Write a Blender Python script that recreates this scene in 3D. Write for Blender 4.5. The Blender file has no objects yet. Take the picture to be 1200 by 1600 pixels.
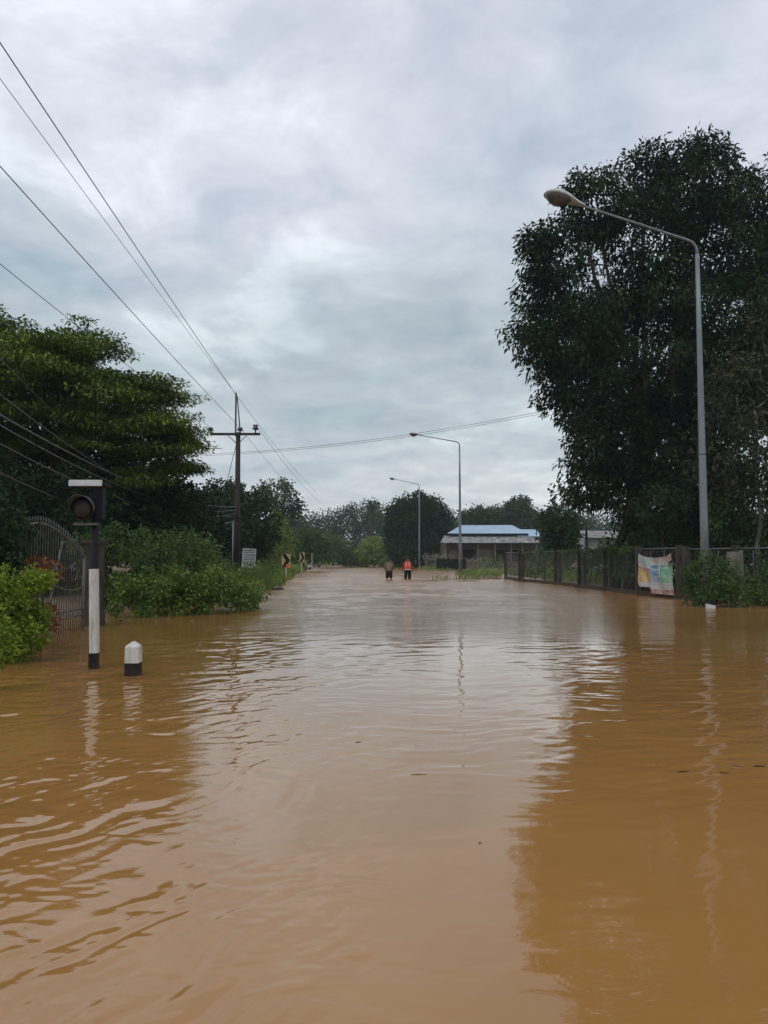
import bpy, bmesh, math, random
import numpy as np
from mathutils import Vector, Matrix

S = bpy.context.scene
C = S.collection
R = math.radians

# ------------------------------------------------------------------ camera
CAMZ = 1.4
PITCH = math.atan(72 / 1200)
cd = bpy.data.cameras.new('camera'); cam = bpy.data.objects.new('camera', cd); C.objects.link(cam)
cam.location = (0, 0, CAMZ); cam.rotation_euler = (math.pi / 2 + PITCH, 0, 0)
cd.sensor_fit = 'VERTICAL'; cd.sensor_height = 24; cd.lens = 18
cd.clip_start = 0.05; cd.clip_end = 3000
S.camera = cam

def at(px, py, Y):
    """world point at distance Y that a photo pixel (1200x1600) looks at"""
    u = (px - 600) / 1200; v = (800 - py) / 1200
    d = Vector((u, math.cos(PITCH) - v * math.sin(PITCH), math.sin(PITCH) + v * math.cos(PITCH)))
    d *= Y / d.y
    return Vector((d.x, d.y, CAMZ + d.z))

# ------------------------------------------------------------------ world: overcast sky
SUN_EL, SUN_ROT = R(62), R(215)
w = bpy.data.worlds.new("World"); S.world = w; w.use_nodes = True
nt = w.node_tree; N = nt.nodes; Lk = nt.links
for n in list(N): N.remove(n)
def nd(t, **k):
    n = N.new(t)
    for a, b in k.items(): setattr(n, a, b)
    return n
def ramp_set(r, stops, interp='LINEAR'):
    cr = r.color_ramp; cr.interpolation = interp
    while len(cr.elements) > 1: cr.elements.remove(cr.elements[-1])
    cr.elements[0].position = stops[0][0]; cr.elements[0].color = (*stops[0][1], 1)
    for p, c in stops[1:]:
        e = cr.elements.new(p); e.color = (*c, 1)
tc = nd('ShaderNodeTexCoord'); sep = nd('ShaderNodeSeparateXYZ'); Lk.new(tc.outputs['Generated'], sep.inputs[0])
def mth(op, a, b=None, c=None):
    m = nd('ShaderNodeMath', operation=op)
    for i, x in enumerate((a, b, c)):
        if x is None: continue
        if isinstance(x, (int, float)): m.inputs[i].default_value = x
        else: Lk.new(x, m.inputs[i])
    return m.outputs[0]
zc = mth('ADD', mth('MAXIMUM', sep.outputs[2], 0.0), 0.22)
cx = nd('ShaderNodeCombineXYZ'); Lk.new(mth('DIVIDE', sep.outputs[0], zc), cx.inputs[0]); Lk.new(mth('DIVIDE', sep.outputs[1], zc), cx.inputs[1])
def noise(scale, detail, rough, dist, off):
    mp = nd('ShaderNodeMapping'); Lk.new(cx.outputs[0], mp.inputs[0]); mp.inputs['Location'].default_value = off
    n = nd('ShaderNodeTexNoise'); Lk.new(mp.outputs[0], n.inputs['Vector'])
    n.inputs['Scale'].default_value = scale; n.inputs['Detail'].default_value = detail
    n.inputs['Roughness'].default_value = rough; n.inputs['Distortion'].default_value = dist
    return n.outputs['Fac']
nA = noise(1.3, 3, .5, .3, (3.1, 1.7, 0)); nB = noise(4.2, 9, .62, .5, (0.4, 5.2, 2)); nC = noise(1.9, 6, .56, .4, (7.3, 0.6, 5))
zz = mth('ADD', sep.outputs[2], mth('MULTIPLY', mth('SUBTRACT', nA, .5), .38))
rp = nd('ShaderNodeValToRGB'); Lk.new(zz, rp.inputs[0])
ramp_set(rp, [(0.0, (.60, .65, .69)), (.10, (.61, .655, .70)), (.19, (.51, .575, .625)), (.28, (.43, .51, .56)),
              (.36, (.53, .60, .67)), (.46, (.63, .665, .76)), (.7, (.655, .69, .79)), (1, (.64, .68, .77))])
rb = nd('ShaderNodeValToRGB'); Lk.new(nB, rb.inputs[0])
ramp_set(rb, [(.28, (.80, .845, .875)), (.50, (1, 1, 1)), (.70, (1.17, 1.16, 1.13))])
rc = nd('ShaderNodeValToRGB'); Lk.new(nC, rc.inputs[0])
ramp_set(rc, [(.32, (.84, .90, .91)), (.47, (1.0, 1.0, 1.0)), (.55, (1.07, 1.07, 1.05)), (.66, (1.34, 1.33, 1.28))], 'EASE')
def mulc(a, b):
    m = nd('ShaderNodeMix', data_type='RGBA', blend_type='MULTIPLY'); m.inputs[0].default_value = 1
    Lk.new(a, m.inputs[6]); Lk.new(b, m.inputs[7]); return m.outputs[2]
cloud = mulc(mulc(rp.outputs[0], rb.outputs[0]), rc.outputs[0])
sky = nd('ShaderNodeTexSky', sky_type='NISHITA'); sky.sun_disc = False; sky.sun_elevation = SUN_EL; sky.sun_rotation = SUN_ROT
bg1 = nd('ShaderNodeBackground'); Lk.new(sky.outputs[0], bg1.inputs[0]); bg1.inputs[1].default_value = .1
bg2 = nd('ShaderNodeBackground'); Lk.new(cloud, bg2.inputs[0]); bg2.inputs[1].default_value = 1.06
mx = nd('ShaderNodeMixShader'); mx.inputs[0].default_value = .96
Lk.new(bg1.outputs[0], mx.inputs[1]); Lk.new(bg2.outputs[0], mx.inputs[2])
wo = nd('ShaderNodeOutputWorld'); Lk.new(mx.outputs[0], wo.inputs[0])
# soft sun behind cloud
sd = bpy.data.lights.new('sun', 'SUN'); sd.energy = .7; sd.angle = R(25); sd.color = (1, .97, .92)
sun = bpy.data.objects.new('sun', sd); C.objects.link(sun)
sdir = Vector((math.sin(SUN_ROT) * math.cos(SUN_EL), math.cos(SUN_ROT) * math.cos(SUN_EL), math.sin(SUN_EL)))
sun.rotation_euler = sdir.to_track_quat('Z', 'Y').to_euler(); sun.location = sdir * 100
S.view_settings.view_transform = 'Standard'; S.view_settings.look = 'None'
S.view_settings.exposure = 0; S.view_settings.gamma = 1

# ------------------------------------------------------------------ helpers
rng = np.random.default_rng(7)
def tag(o, label=None, cat=None, group=None, kind=None):
    if label: o['label'] = label
    if cat: o['category'] = cat
    if group: o['group'] = group
    if kind: o['kind'] = kind
    return o
def empty(name, loc, label, cat, group=None, rz=0):
    o = bpy.data.objects.new(name, None); C.objects.link(o); o.location = loc; o.rotation_euler = (0, 0, rz)
    o.empty_display_size = .3
    return tag(o, label, cat, group)
def offs(p):
    v = Vector((0, 0, 0))
    while p is not None: v += p.location; p = p.parent
    return v
def link(name, me, mat, parent, world):
    o = bpy.data.objects.new(name, me); C.objects.link(o)
    me.materials.append(mat)
    if parent:
        if world: me.transform(Matrix.Translation(-offs(parent)))
        o.parent = parent
    return o
class MB:
    def __init__(s): s.v = []; s.f = []; s.sm = []
    def box(s, c, d, rot=None, taper=1.0):
        c = Vector(c); x, y, z = d[0] / 2, d[1] / 2, d[2] / 2; n = len(s.v)
        for dz in (-1, 1):
            k = taper if dz > 0 else 1
            for a, b in ((-1, -1), (1, -1), (1, 1), (-1, 1)):
                p = Vector((a * x * k, b * y * k, dz * z))
                if rot is not None: p = rot @ p
                s.v.append(c + p)
        for q in ((0, 3, 2, 1), (4, 5, 6, 7), (0, 1, 5, 4), (1, 2, 6, 5), (2, 3, 7, 6), (3, 0, 4, 7)):
            s.f.append(tuple(n + i for i in q)); s.sm.append(False)
        return s
    def tube(s, pts, rad, seg=8, cap=True):
        pts = [Vector(p) for p in pts]
        if not hasattr(rad, '__len__'): rad = [rad] * len(pts)
        n0 = len(s.v); prev = None
        for i, p in enumerate(pts):
            t = (pts[min(i + 1, len(pts) - 1)] - pts[max(i - 1, 0)])
            t = t.normalized() if t.length > 1e-9 else Vector((0, 0, 1))
            if prev is None:
                a = Vector((1, 0, 0)) if abs(t.x) < .8 else Vector((0, 1, 0))
                u = t.cross(a).normalized()
            else: u = (prev - t * prev.dot(t)).normalized()
            prev = u; vv = t.cross(u)
            for k in range(seg):
                a = 2 * math.pi * k / seg
                s.v.append(p + (u * math.cos(a) + vv * math.sin(a)) * rad[i])
        for i in range(len(pts) - 1):
            for k in range(seg):
                a = n0 + i * seg + k; b = n0 + i * seg + (k + 1) % seg
                s.f.append((a, b, b + seg, a + seg)); s.sm.append(True)
        if cap:
            s.f.append(tuple(n0 + k for k in reversed(range(seg)))); s.sm.append(False)
            m = n0 + (len(pts) - 1) * seg
            s.f.append(tuple(m + k for k in range(seg))); s.sm.append(False)
        return s
    def poly(s, pts, thick):
        """flat polygon extruded by vector thick"""
        n = len(s.v); k = len(pts); th = Vector(thick)
        s.v += [Vector(p) for p in pts] + [Vector(p) + th for p in pts]
        s.f.append(tuple(range(n, n + k))); s.f.append(tuple(reversed(range(n + k, n + 2 * k))))
        s.sm += [False, False]
        for i in range(k):
            j = (i + 1) % k; s.f.append((n + i, n + k + i, n + k + j, n + j)); s.sm.append(False)
        return s
    def build(s, name, mat, parent=None, world=True):
        me = bpy.data.meshes.new(name); me.from_pydata([tuple(p) for p in s.v], [], s.f)
        me.polygons.foreach_set('use_smooth', s.sm); me.update()
        return link(name, me, mat, parent, world)
def np_mesh(name, verts, quads, mat, parent=None, world=True, smooth=False):
    me = bpy.data.meshes.new(name); nv = len(verts); nf = len(quads); k = quads.shape[1]
    me.vertices.add(nv); me.vertices.foreach_set('co', np.ascontiguousarray(verts, dtype=np.float32).ravel())
    me.loops.add(nf * k); me.loops.foreach_set('vertex_index', np.ascontiguousarray(quads, dtype=np.int32).ravel())
    me.polygons.add(nf); me.polygons.foreach_set('loop_start', np.arange(0, nf * k, k, dtype=np.int32))
    me.polygons.foreach_set('use_smooth', np.full(nf, smooth)); me.update(calc_edges=True)
    return link(name, me, mat, parent, world)
def dup(root, loc, label=None, rz=None, scale=None):
    def cp(o, par):
        c = o.copy(); C.objects.link(c); c.parent = par
        for ch in [x for x in list(o.children)]: cp(ch, c)
        return c
    r = cp(root, None); r.location = loc
    if rz is not None: r.rotation_euler = (0, 0, rz)
    if scale is not None: r.scale = scale
    if label: r['label'] = label
    return r

# ------------------------------------------------------------------ materials
def mat(name, col, rough=.8, spec=.3, var=.0, vscale=4, col2=None, bump=0, bscale=30, metal=0, streak=None, detail=5):
    m = bpy.data.materials.new(name); m.use_nodes = True; t = m.node_tree; b = t.nodes['Principled BSDF']
    b.inputs['Roughness'].default_value = rough; b.inputs['Specular IOR Level'].default_value = spec
    b.inputs['Metallic'].default_value = metal
    co = t.nodes.new('ShaderNodeTexCoord')
    if col2 is None: col2 = tuple(min(1, c * (1 + var)) for c in col); col = tuple(c * (1 - var) for c in col)
    n = t.nodes.new('ShaderNodeTexNoise'); n.inputs['Scale'].default_value = vscale; n.inputs['Detail'].default_value = detail
    n.inputs['Roughness'].default_value = .65
    if streak:
        mp = t.nodes.new('ShaderNodeMapping'); mp.inputs['Scale'].default_value = streak
        t.links.new(co.outputs['Object'], mp.inputs[0]); t.links.new(mp.outputs[0], n.inputs['Vector'])
    else: t.links.new(co.outputs['Object'], n.inputs['Vector'])
    r = t.nodes.new('ShaderNodeValToRGB'); t.links.new(n.outputs['Fac'], r.inputs[0])
    ramp_set(r, [(.35, col), (.65, col2)])
    t.links.new(r.outputs[0], b.inputs['Base Color'])
    if bump:
        n2 = t.nodes.new('ShaderNodeTexNoise'); n2.inputs['Scale'].default_value = bscale; n2.inputs['Detail'].default_value = 4
        t.links.new(co.outputs['Object'], n2.inputs['Vector'])
        bp = t.nodes.new('ShaderNodeBump'); bp.inputs['Strength'].default_value = bump; bp.inputs['Distance'].default_value = .02
        t.links.new(n2.outputs['Fac'], bp.inputs['Height']); t.links.new(bp.outputs[0], b.inputs['Normal'])
    return m
def leafmat(name, stops, rough=.5, trans=.25, spec=.3):
    m = bpy.data.materials.new(name); m.use_nodes = True; t = m.node_tree; b = t.nodes['Principled BSDF']
    g = t.nodes.new('ShaderNodeNewGeometry'); r = t.nodes.new('ShaderNodeValToRGB')
    # large patches of leaf age plus leaf to leaf variation
    co = t.nodes.new('ShaderNodeTexCoord'); n = t.nodes.new('ShaderNodeTexNoise'); n.inputs['Scale'].default_value = .55; n.inputs['Detail'].default_value = 3
    t.links.new(co.outputs['Object'], n.inputs['Vector'])
    mr = t.nodes.new('ShaderNodeMapRange'); t.links.new(n.outputs['Fac'], mr.inputs[0])
    mr.inputs[1].default_value = .3; mr.inputs[2].default_value = .7
    mm = t.nodes.new('ShaderNodeMix'); mm.inputs[0].default_value = .55
    t.links.new(mr.outputs[0], mm.inputs[2]); t.links.new(g.outputs['Random Per Island'], mm.inputs[3])
    t.links.new(mm.outputs[0], r.inputs[0]); ramp_set(r, stops)
    t.links.new(r.outputs[0], b.inputs['Base Color'])
    b.inputs['Roughness'].default_value = rough; b.inputs['Specular IOR Level'].default_value = spec
    tr = t.nodes.new('ShaderNodeBsdfTranslucent'); t.links.new(r.outputs[0], tr.inputs[0])
    ms = t.nodes.new('ShaderNodeMixShader'); ms.inputs[0].default_value = trans
    t.links.new(b.outputs[0], ms.inputs[1]); t.links.new(tr.outputs[0], ms.inputs[2])
    t.links.new(ms.outputs[0], t.nodes['Material Output'].inputs[0])
    return m
M = dict(
 galv=mat('galvanised steel', (.21, .235, .25), .45, .5, .18, 3, metal=.35, streak=(3, 3, .4)),
 lampwhite=mat('grey white enamel', (.50, .51, .50), .45, .5, .12, 5),
 lampglass=mat('dusty lamp glass', (.085, .075, .07), .3, .5, .25, 9),
 concrete=mat('weathered concrete', (.10, .09, .07), .9, .2, col2=(.26, .24, .20), vscale=3, bump=.4, bscale=40, streak=(1, 1, .4)),
 concrete_d=mat('damp dark concrete', (.03, .027, .021), .85, .25, col2=(.085, .073, .055), vscale=5, bump=.4, streak=(1, 1, .35)),
 white=mat('weathered white paint', (.44, .43, .39), .6, .4, col2=(.72, .71, .67), vscale=9, bump=.2, streak=(1, 1, .22)),
 black=mat('black paint', (.005, .005, .006), .6, .25, .4, 12),
 panel=mat('pale panel edge', (.55, .57, .58), .5, .5, .12, 8),
 navy=mat('dark blue box', (.006, .007, .016), .6, .3, .2, 8),
 lens=mat('amber smoked lens', (.016, .012, .010), .5, .5, .25, 14),
 iron=mat('grey painted iron', (.10, .10, .10), .6, .4, .35, 10),
 wirepale=mat('sun bleached cable', (.13, .13, .13), .6, .3, .2, 3),
 wire=mat('weathered cable', (.055, .055, .06), .6, .3, .2, 3),
 porcelain=mat('brown porcelain', (.03, .018, .014), .3, .5, .2, 5),
 polec=mat('pole concrete', (.028, .023, .022), .85, .2, col2=(.065, .055, .05), vscale=2.5, streak=(1, 1, .3)),
 bark=mat('bark', (.035, .028, .02), .9, .1, col2=(.09, .075, .055), vscale=3, bump=.8, bscale=14, streak=(1, 1, .3)),
 barkpale=mat('pale bark', (.16, .14, .11), .9, .1, col2=(.28, .26, .22), vscale=3, bump=.5, bscale=14, streak=(1, 1, .4)),
 yellow=mat('yellow reflective sheet', (.40, .28, .10), .6, .3, col2=(.52, .43, .25), vscale=7),
 orange=mat('orange reflective sheet', (.70, .17, .05), .5, .4, .2, 6),
 roofblue=mat('light blue metal roof', (.34, .45, .56), .6, .3, .12, .6, streak=(1, 1, 1)),
 roofgrey=mat('weathered fibre cement roof', (.10, .10, .10), .9, .2, col2=(.44, .42, .41), vscale=1.6),
 wood=mat('brown wooden wall', (.075, .050, .038), .85, .2, col2=(.17, .125, .10), vscale=2, streak=(3, 3, .4)),
 woodpale=mat('pale board', (.20, .17, .13), .85, .2, .3, 3),
 wallpale=mat('pale plaster wall', (.36, .35, .33), .9, .2, .2, 1.5),
 dark=mat('dark opening', (.012, .011, .010), .9, .1, .3, 2),
 signwhite=mat('white sign board', (.50, .52, .52), .5, .4, .12, 3),
 ink=mat('faded dark lettering', (.10, .11, .12), .6, .3, .3, 6),
 orangevest=mat('orange life vest', (.88, .10, .04), .6, .4, .2, 9),
 vestpale=mat('reflective strips', (.72, .62, .58), .4, .5, .1, 5),
 navycloth=mat('dark trousers', (.012, .012, .018), .9, .2, .3, 8),
 browncloth=mat('dark maroon shorts', (.035, .014, .012), .9, .2, .3, 8),
 tancloth=mat('tan shirt', (.23, .165, .115), .9, .2, .2, 8),
 redcloth=mat('dark red sleeves', (.25, .025, .02), .9, .2, .2, 8),
 skin=mat('skin', (.28, .15, .095), .55, .4, .12, 8),
 hair=mat('black hair', (.010, .008, .007), .5, .4, .2, 20),
 plastic=mat('white plastic', (.62, .63, .64), .35, .5, .1, 20),
 twig=mat('wet twig', (.05, .03, .016), .5, .4, .3, 20),
)
def mudline(m, top, col=(.16, .095, .045), k=.75):
    t = m.node_tree; b = t.nodes['Principled BSDF']; src = b.inputs['Base Color'].links[0].from_socket
    co = t.nodes.new('ShaderNodeTexCoord'); sx = t.nodes.new('ShaderNodeSeparateXYZ'); t.links.new(co.outputs['Object'], sx.inputs[0])
    n = t.nodes.new('ShaderNodeTexNoise'); n.inputs['Scale'].default_value = 14; n.inputs['Detail'].default_value = 5; t.links.new(co.outputs['Object'], n.inputs['Vector'])
    a = t.nodes.new('ShaderNodeMath'); a.operation = 'MULTIPLY_ADD'; t.links.new(n.outputs['Fac'], a.inputs[0]); a.inputs[1].default_value = -.22; t.links.new(sx.outputs[2], a.inputs[2])
    mr = t.nodes.new('ShaderNodeMapRange'); t.links.new(a.outputs[0], mr.inputs[0]); mr.inputs[1].default_value = top - .11; mr.inputs[2].default_value = top - .02; mr.inputs[3].default_value = k; mr.inputs[4].default_value = 0
    mx = t.nodes.new('ShaderNodeMix'); mx.data_type = 'RGBA'; t.links.new(mr.outputs[0], mx.inputs[0]); t.links.new(src, mx.inputs[6]); mx.inputs[7].default_value = (*col, 1)
    t.links.new(mx.outputs[2], b.inputs['Base Color']); return m
M['footblack'] = mudline(mat('chipped black paint', (.005, .005, .006), .6, .25, col2=(.022, .02, .018), vscale=16), .055, k=.10)
M['postwhite'] = mat('scuffed white paint', (.24, .21, .17), .65, .35, col2=(.66, .65, .61), vscale=11, bump=.3, streak=(1.4, 1.4, .22))
ramp_set([n for n in M['postwhite'].node_tree.nodes if n.type == 'VALTORGB'][0], [(.30, (.22, .19, .15)), (.42, (.52, .50, .46)), (.62, (.68, .67, .63))])
mudline(M['concrete_d'], .22, (.08, .055, .03), .6)
LM = dict(
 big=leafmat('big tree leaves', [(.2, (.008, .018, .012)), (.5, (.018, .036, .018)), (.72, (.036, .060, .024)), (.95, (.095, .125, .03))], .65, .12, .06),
 rain=leafmat('rain tree leaves', [(.15, (.036, .068, .014)), (.5, (.095, .15, .022)), (.85, (.23, .285, .036))], .7, .10, .15),
 brownish=leafmat('rusty leaves', [(.2, (.022, .034, .015)), (.6, (.045, .055, .022)), (.9, (.10, .085, .035))], .6, .2),
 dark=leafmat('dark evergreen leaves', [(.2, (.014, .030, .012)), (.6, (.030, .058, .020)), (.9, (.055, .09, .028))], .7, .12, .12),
 mid=leafmat('mid green leaves', [(.2, (.030, .066, .018)), (.6, (.065, .125, .028)), (.9, (.12, .185, .04))], .6, .22, .2),
 light=leafmat('light green leaves', [(.2, (.055, .105, .025)), (.6, (.10, .17, .040)), (.9, (.17, .24, .06))], .6, .3),
 lime=leafmat('lime green leaves', [(.15, (.075, .135, .012)), (.55, (.19, .28, .018)), (.9, (.36, .42, .04))], .5, .3),
 red=leafmat('red croton leaves', [(.2, (.10, .035, .015)), (.6, (.24, .075, .025)), (.9, (.34, .16, .05))], .5, .25),
 grass=leafmat('bank grass', [(.2, (.12, .19, .035)), (.6, (.20, .28, .055)), (.9, (.33, .37, .12))], .7, .3),
 dry=leafmat('dry seed stalks', [(.2, (.20, .17, .12)), (.8, (.36, .32, .25))], .8, .2),
 far=leafmat('distant leaves', [(.2, (.026, .050, .024)), (.6, (.056, .092, .040)), (.9, (.10, .14, .055))], .8, .12, .1),
 hedge=leafmat('hedge vine leaves', [(.15, (.040, .085, .012)), (.55, (.10, .175, .020)), (.9, (.22, .31, .038))], .5, .25),
)

# ------------------------------------------------------------------ numpy gradient noise
def perlin(x, y, seed=0):
    xi = np.floor(x).astype(np.int64); yi = np.floor(y).astype(np.int64); xf = x - xi; yf = y - yi
    def grad(ix, iy):
        h = (ix * 374761393 + iy * 668265263 + seed * 974634777) & 0xffffffff
        h = ((h ^ (h >> 13)) * 1274126177) & 0xffffffff; h = h ^ (h >> 16)
        a = (h & 0xffff) / 65536.0 * 2 * np.pi
        return np.cos(a), np.sin(a)
    u = xf ** 3 * (xf * (xf * 6 - 15) + 10); v = yf ** 3 * (yf * (yf * 6 - 15) + 10)
    def dot(ix, iy, dx, dy):
        gx, gy = grad(ix, iy); return gx * dx + gy * dy
    a = dot(xi, yi, xf, yf); b = dot(xi + 1, yi, xf - 1, yf); c = dot(xi, yi + 1, xf, yf - 1); d = dot(xi + 1, yi + 1, xf - 1, yf - 1)
    return (a + u * (b - a)) + v * ((c + u * (d - c)) - (a + u * (b - a)))
def sst(a, b, x):
    t = np.clip((x - a) / (b - a), 0, 1); return t * t * (3 - 2 * t)

# ------------------------------------------------------------------ foliage
def unit(a): return a / np.maximum(np.linalg.norm(a, axis=1, keepdims=True), 1e-9)
def leaf_mesh(name, pos, out, L, W, droop, up, m, parent, seed=1, rand=.7):
    """rhombic leaves at pos, pointing along out (with droop), blades facing up by `up`"""
    r = np.random.default_rng(seed); n = len(pos)
    d = unit(unit(out) + r.normal(0, rand, (n, 3)) + np.array([0, 0, -droop]))
    ref = r.normal(0, 1, (n, 3)) * (1 - up) + np.array([0, 0, 1.0]) * up + 1e-3
    s = unit(np.cross(d, ref)); nn = np.cross(s, d)
    l = L * r.uniform(.6, 1.25, (n, 1)); wd = W * r.uniform(.7, 1.25, (n, 1)) / 2
    v = np.empty((n, 4, 3)); v[:, 0] = pos
    mid = pos + d * l * .45
    v[:, 1] = mid + s * wd + nn * wd * .3; v[:, 3] = mid - s * wd + nn * wd * .3
    v[:, 2] = pos + d * l + np.array([0, 0, -1.0]) * l * .12
    q = np.arange(n * 4).reshape(n, 4)
    return np_mesh(name, v.reshape(-1, 3), q, m, parent)
def ell_clumps(ells, dens, seed, inner=.5, rough=.16):
    """clump centres spread through a union of ellipsoids, most of them near its outside"""
    r = np.random.default_rng(seed); P = []; O = []
    C_ = np.array([tuple(e[0]) for e in ells]); Rr = np.array([e[1] for e in ells], float)
    for c, rad in zip(C_, Rr):
        area = 4 * np.pi * ((rad[0] * rad[1]) ** 1.6 / 3 + (rad[0] * rad[2]) ** 1.6 / 3 + (rad[1] * rad[2]) ** 1.6 / 3) ** (1 / 1.6)
        n = max(6, int(area * dens)); d = unit(r.normal(0, 1, (n, 3)))
        k = inner + (1 - inner) * r.uniform(0, 1, (n, 1)) ** .45
        bumpy = 1 + rough * 2 * perlin(d[:, 0] * 2.3 + d[:, 2] * 1.1 + c[0], d[:, 1] * 2.3 + d[:, 2] * 2.1 + c[2], seed)[:, None]
        p = c + d * k * rad * bumpy
        q = np.linalg.norm((p[:, None, :] - C_[None]) / Rr[None], axis=2).min(axis=1)
        keep = (q > .55) | (r.uniform(0, 1, n) < .35)
        P.append(p[keep]); O.append(d[keep])
    return np.concatenate(P), np.concatenate(O)
def clump_leaves(P, O, nleaf, cr, seed, flat=1.0):
    r = np.random.default_rng(seed + 99); n = len(P)
    k = r.uniform(.55, 1.35, n); cnt = np.maximum(3, (nleaf * k ** 2).astype(int)); idx = np.repeat(np.arange(n), cnt)
    d = unit(r.normal(0, 1, (len(idx), 3))); rr = r.uniform(.15, 1, (len(idx), 1)) ** .6
    off = d * rr * cr * k[idx][:, None] * np.array([1, 1, flat])
    return P[idx] + off, unit(d * np.array([1, 1, max(flat, .3)]) + O[idx] * .6)
def limbs(mb, base, top, r0, targets, seed, twigs=None, rt=None, wig=.05, seg=8):
    rr = random.Random(seed); base = Vector(base); top = Vector(top)
    pts = []; rad = []; K = 7; H = (top - base).length
    for i in range(K + 1):
        t = i / K; j = Vector((rr.uniform(-1, 1), rr.uniform(-1, 1), 0)) * wig * H * .25 * (0 < i < K)
        pts.append(base.lerp(top, t) + j); rad.append(r0 * ((1.25 if i == 0 else 1) - .5 * t))
    mb.tube(pts, rad, seg)
    ends = []
    for tg in targets:
        tg = Vector(tg); k = rr.choice([K - 3, K - 2, K - 1, K]); a = pts[k]; ln = (tg - a).length
        c = a.lerp(tg, .45) + Vector((rr.uniform(-.1, .1), rr.uniform(-.1, .1), rr.uniform(-.12, .06))) * ln
        pp = [a * (1 - t) ** 2 + c * 2 * t * (1 - t) + tg * t * t for t in (0, .2, .4, .6, .8, 1)]
        r1 = rad[k] * .62; mb.tube(pp, [r1 * (1 - .75 * t) for t in (0, .2, .4, .6, .8, 1)], 6); ends.append(pp)
    if twigs is not None and ends:
        for tw in twigs:
            tw = Vector(tw); src = min((q for e in ends for q in e[2:]), key=lambda q: (q - tw).length)
            m_ = src.lerp(tw, .5) + Vector((0, 0, -.06)) * (tw - src).length
            q = rt or r0 * .1; mb.tube([src, m_, tw], [q, q * .7, q * .35], 4, False)
def tree(name, label, cat, base, ells, r0, lm, L, W, dens, nleaf, cr, droop=.3, up=.3, flat=1., seed=1, group=None,
         bark='bark', top=None, inner=.5, ntw=60, crown='crown', wood='trunk', rough=.16, rand=.7, xbase=None, layer=0):
    e = empty(name, base, label, cat, group)
    P, O = ell_clumps(ells, dens, seed, inner, rough)
    if layer:
        ph = perlin(P[:, 0] * .22, P[:, 1] * .22, seed) * 1.6 - .10 * np.hypot(P[:, 0] - base[0], P[:, 1] - base[1])
        P[:, 2] = np.round((P[:, 2] - ph) / layer) * layer + ph + np.random.default_rng(seed).normal(0, .13, len(P))
    pos, out = clump_leaves(P, O, nleaf, cr, seed, flat)
    leaf_mesh(crown, pos, out, L, W, droop, up, lm, e, seed, rand)
    mb = MB(); cs = [q[0] for q in ells]
    if top is None:
        m = sum((Vector(c) for c in cs), Vector()) / len(cs); top = Vector((base[0] * .6 + m.x * .4, base[1] * .6 + m.y * .4, m.z))
    r = np.random.default_rng(seed); tw = P[r.choice(len(P), min(ntw, len(P)), replace=False)] if ntw else None
    limbs(mb, base, top, r0, cs, seed, tw)
    if xbase:
        for b in xbase: limbs(mb, b, (Vector(b) + (Vector(top) - Vector(b)) * .8), r0 * .6, [], seed + 3)
    mb.build(wood, M[bark], e)
    return e
def E(px, py, Y, rx, rz, ry):
    """crown ellipsoid seen at pixel (px,py), Y metres off; rx, rz photo pixels, ry metres deep"""
    return (at(px, py, Y), (rx * Y / 1200, ry, rz * Y / 1200))
def gnd(px, Y, z=0): p = at(px, 872, Y); return Vector((p.x, Y, z))

# ------------------------------------------------------------------ ground and water
def left_edge(Y): return np.interp(Y, [-30, 8, 18, 22, 28, 35, 45, 60, 80, 100, 125, 150], [-9.5, -9, -8, -6.2, -5.0, -4.9, -5.7, -7.0, -8.3, -9.6, -10, -10])
def ground_h(X, Y):
    h = np.full_like(X, -.45)
    le = left_edge(Y); h = np.maximum(h, -.45 + .85 * sst(-1.5, 1.3, le - X))
    re = np.interp(Y, [-30, 18, 24, 30, 60, 75, 90, 120], [13.5, 13.2, 11.6, 10.6, 9.6, 9.5, 9, 8]); h = np.maximum(h, -.45 + .60 * sst(-.5, 1.5, X - re))
    h = np.maximum(h, -.45 + .80 * sst(96, 104, Y) * sst(5, 8, X))
    for (cx_, cy_, rx_, ry_, t) in ((7.6, 62, 2.7, 8, .53), (6.4, 92, 3.4, 14, .55), (3.6, 47.5, 3.6, 1.1, .47), (6.6, 52, 2.6, 1.0, .52)):
        h = np.maximum(h, -.45 + t * (1 - sst(.55, 1.15, np.hypot((X - cx_) / rx_, (Y - cy_) / ry_))))
    h = np.maximum(h, -.45 + 1.0 * sst(142, 152, Y + X * .25))
    return h + perlin(X * .5, Y * .5, 3) * .10 + perlin(X * 2, Y * 2, 4) * .03
def grid(xs, ys): 
    X, Y = np.meshgrid(xs, ys); nx, ny = len(xs), len(ys)
    i = np.arange((ny - 1) * nx).reshape(ny - 1, nx)[:, :-1].ravel()
    return X, Y, np.stack([i, i + 1, i + nx + 1, i + nx], 1)
xs = np.concatenate([[-900, -500, -250, -120, -70], np.arange(-50, 60.1, .5), [80, 130, 260, 500, 900]])
ys = np.concatenate([[-60, -30], np.arange(-12, 110, .5), np.arange(110, 180, 2), [200, 260, 400, 800, 1400]])
X, Y, Q = grid(xs, ys); Z = ground_h(X, Y)
mg = mat('muddy earth', (.09, .060, .035), .9, .2, col2=(.20, .15, .10), vscale=1.1, bump=.6, bscale=6)
g = np_mesh('ground', np.stack([X, Y, Z], -1).reshape(-1, 3), Q, mg, smooth=True); tag(g, 'muddy bank and field ground under the flood', None, kind='structure')

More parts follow.
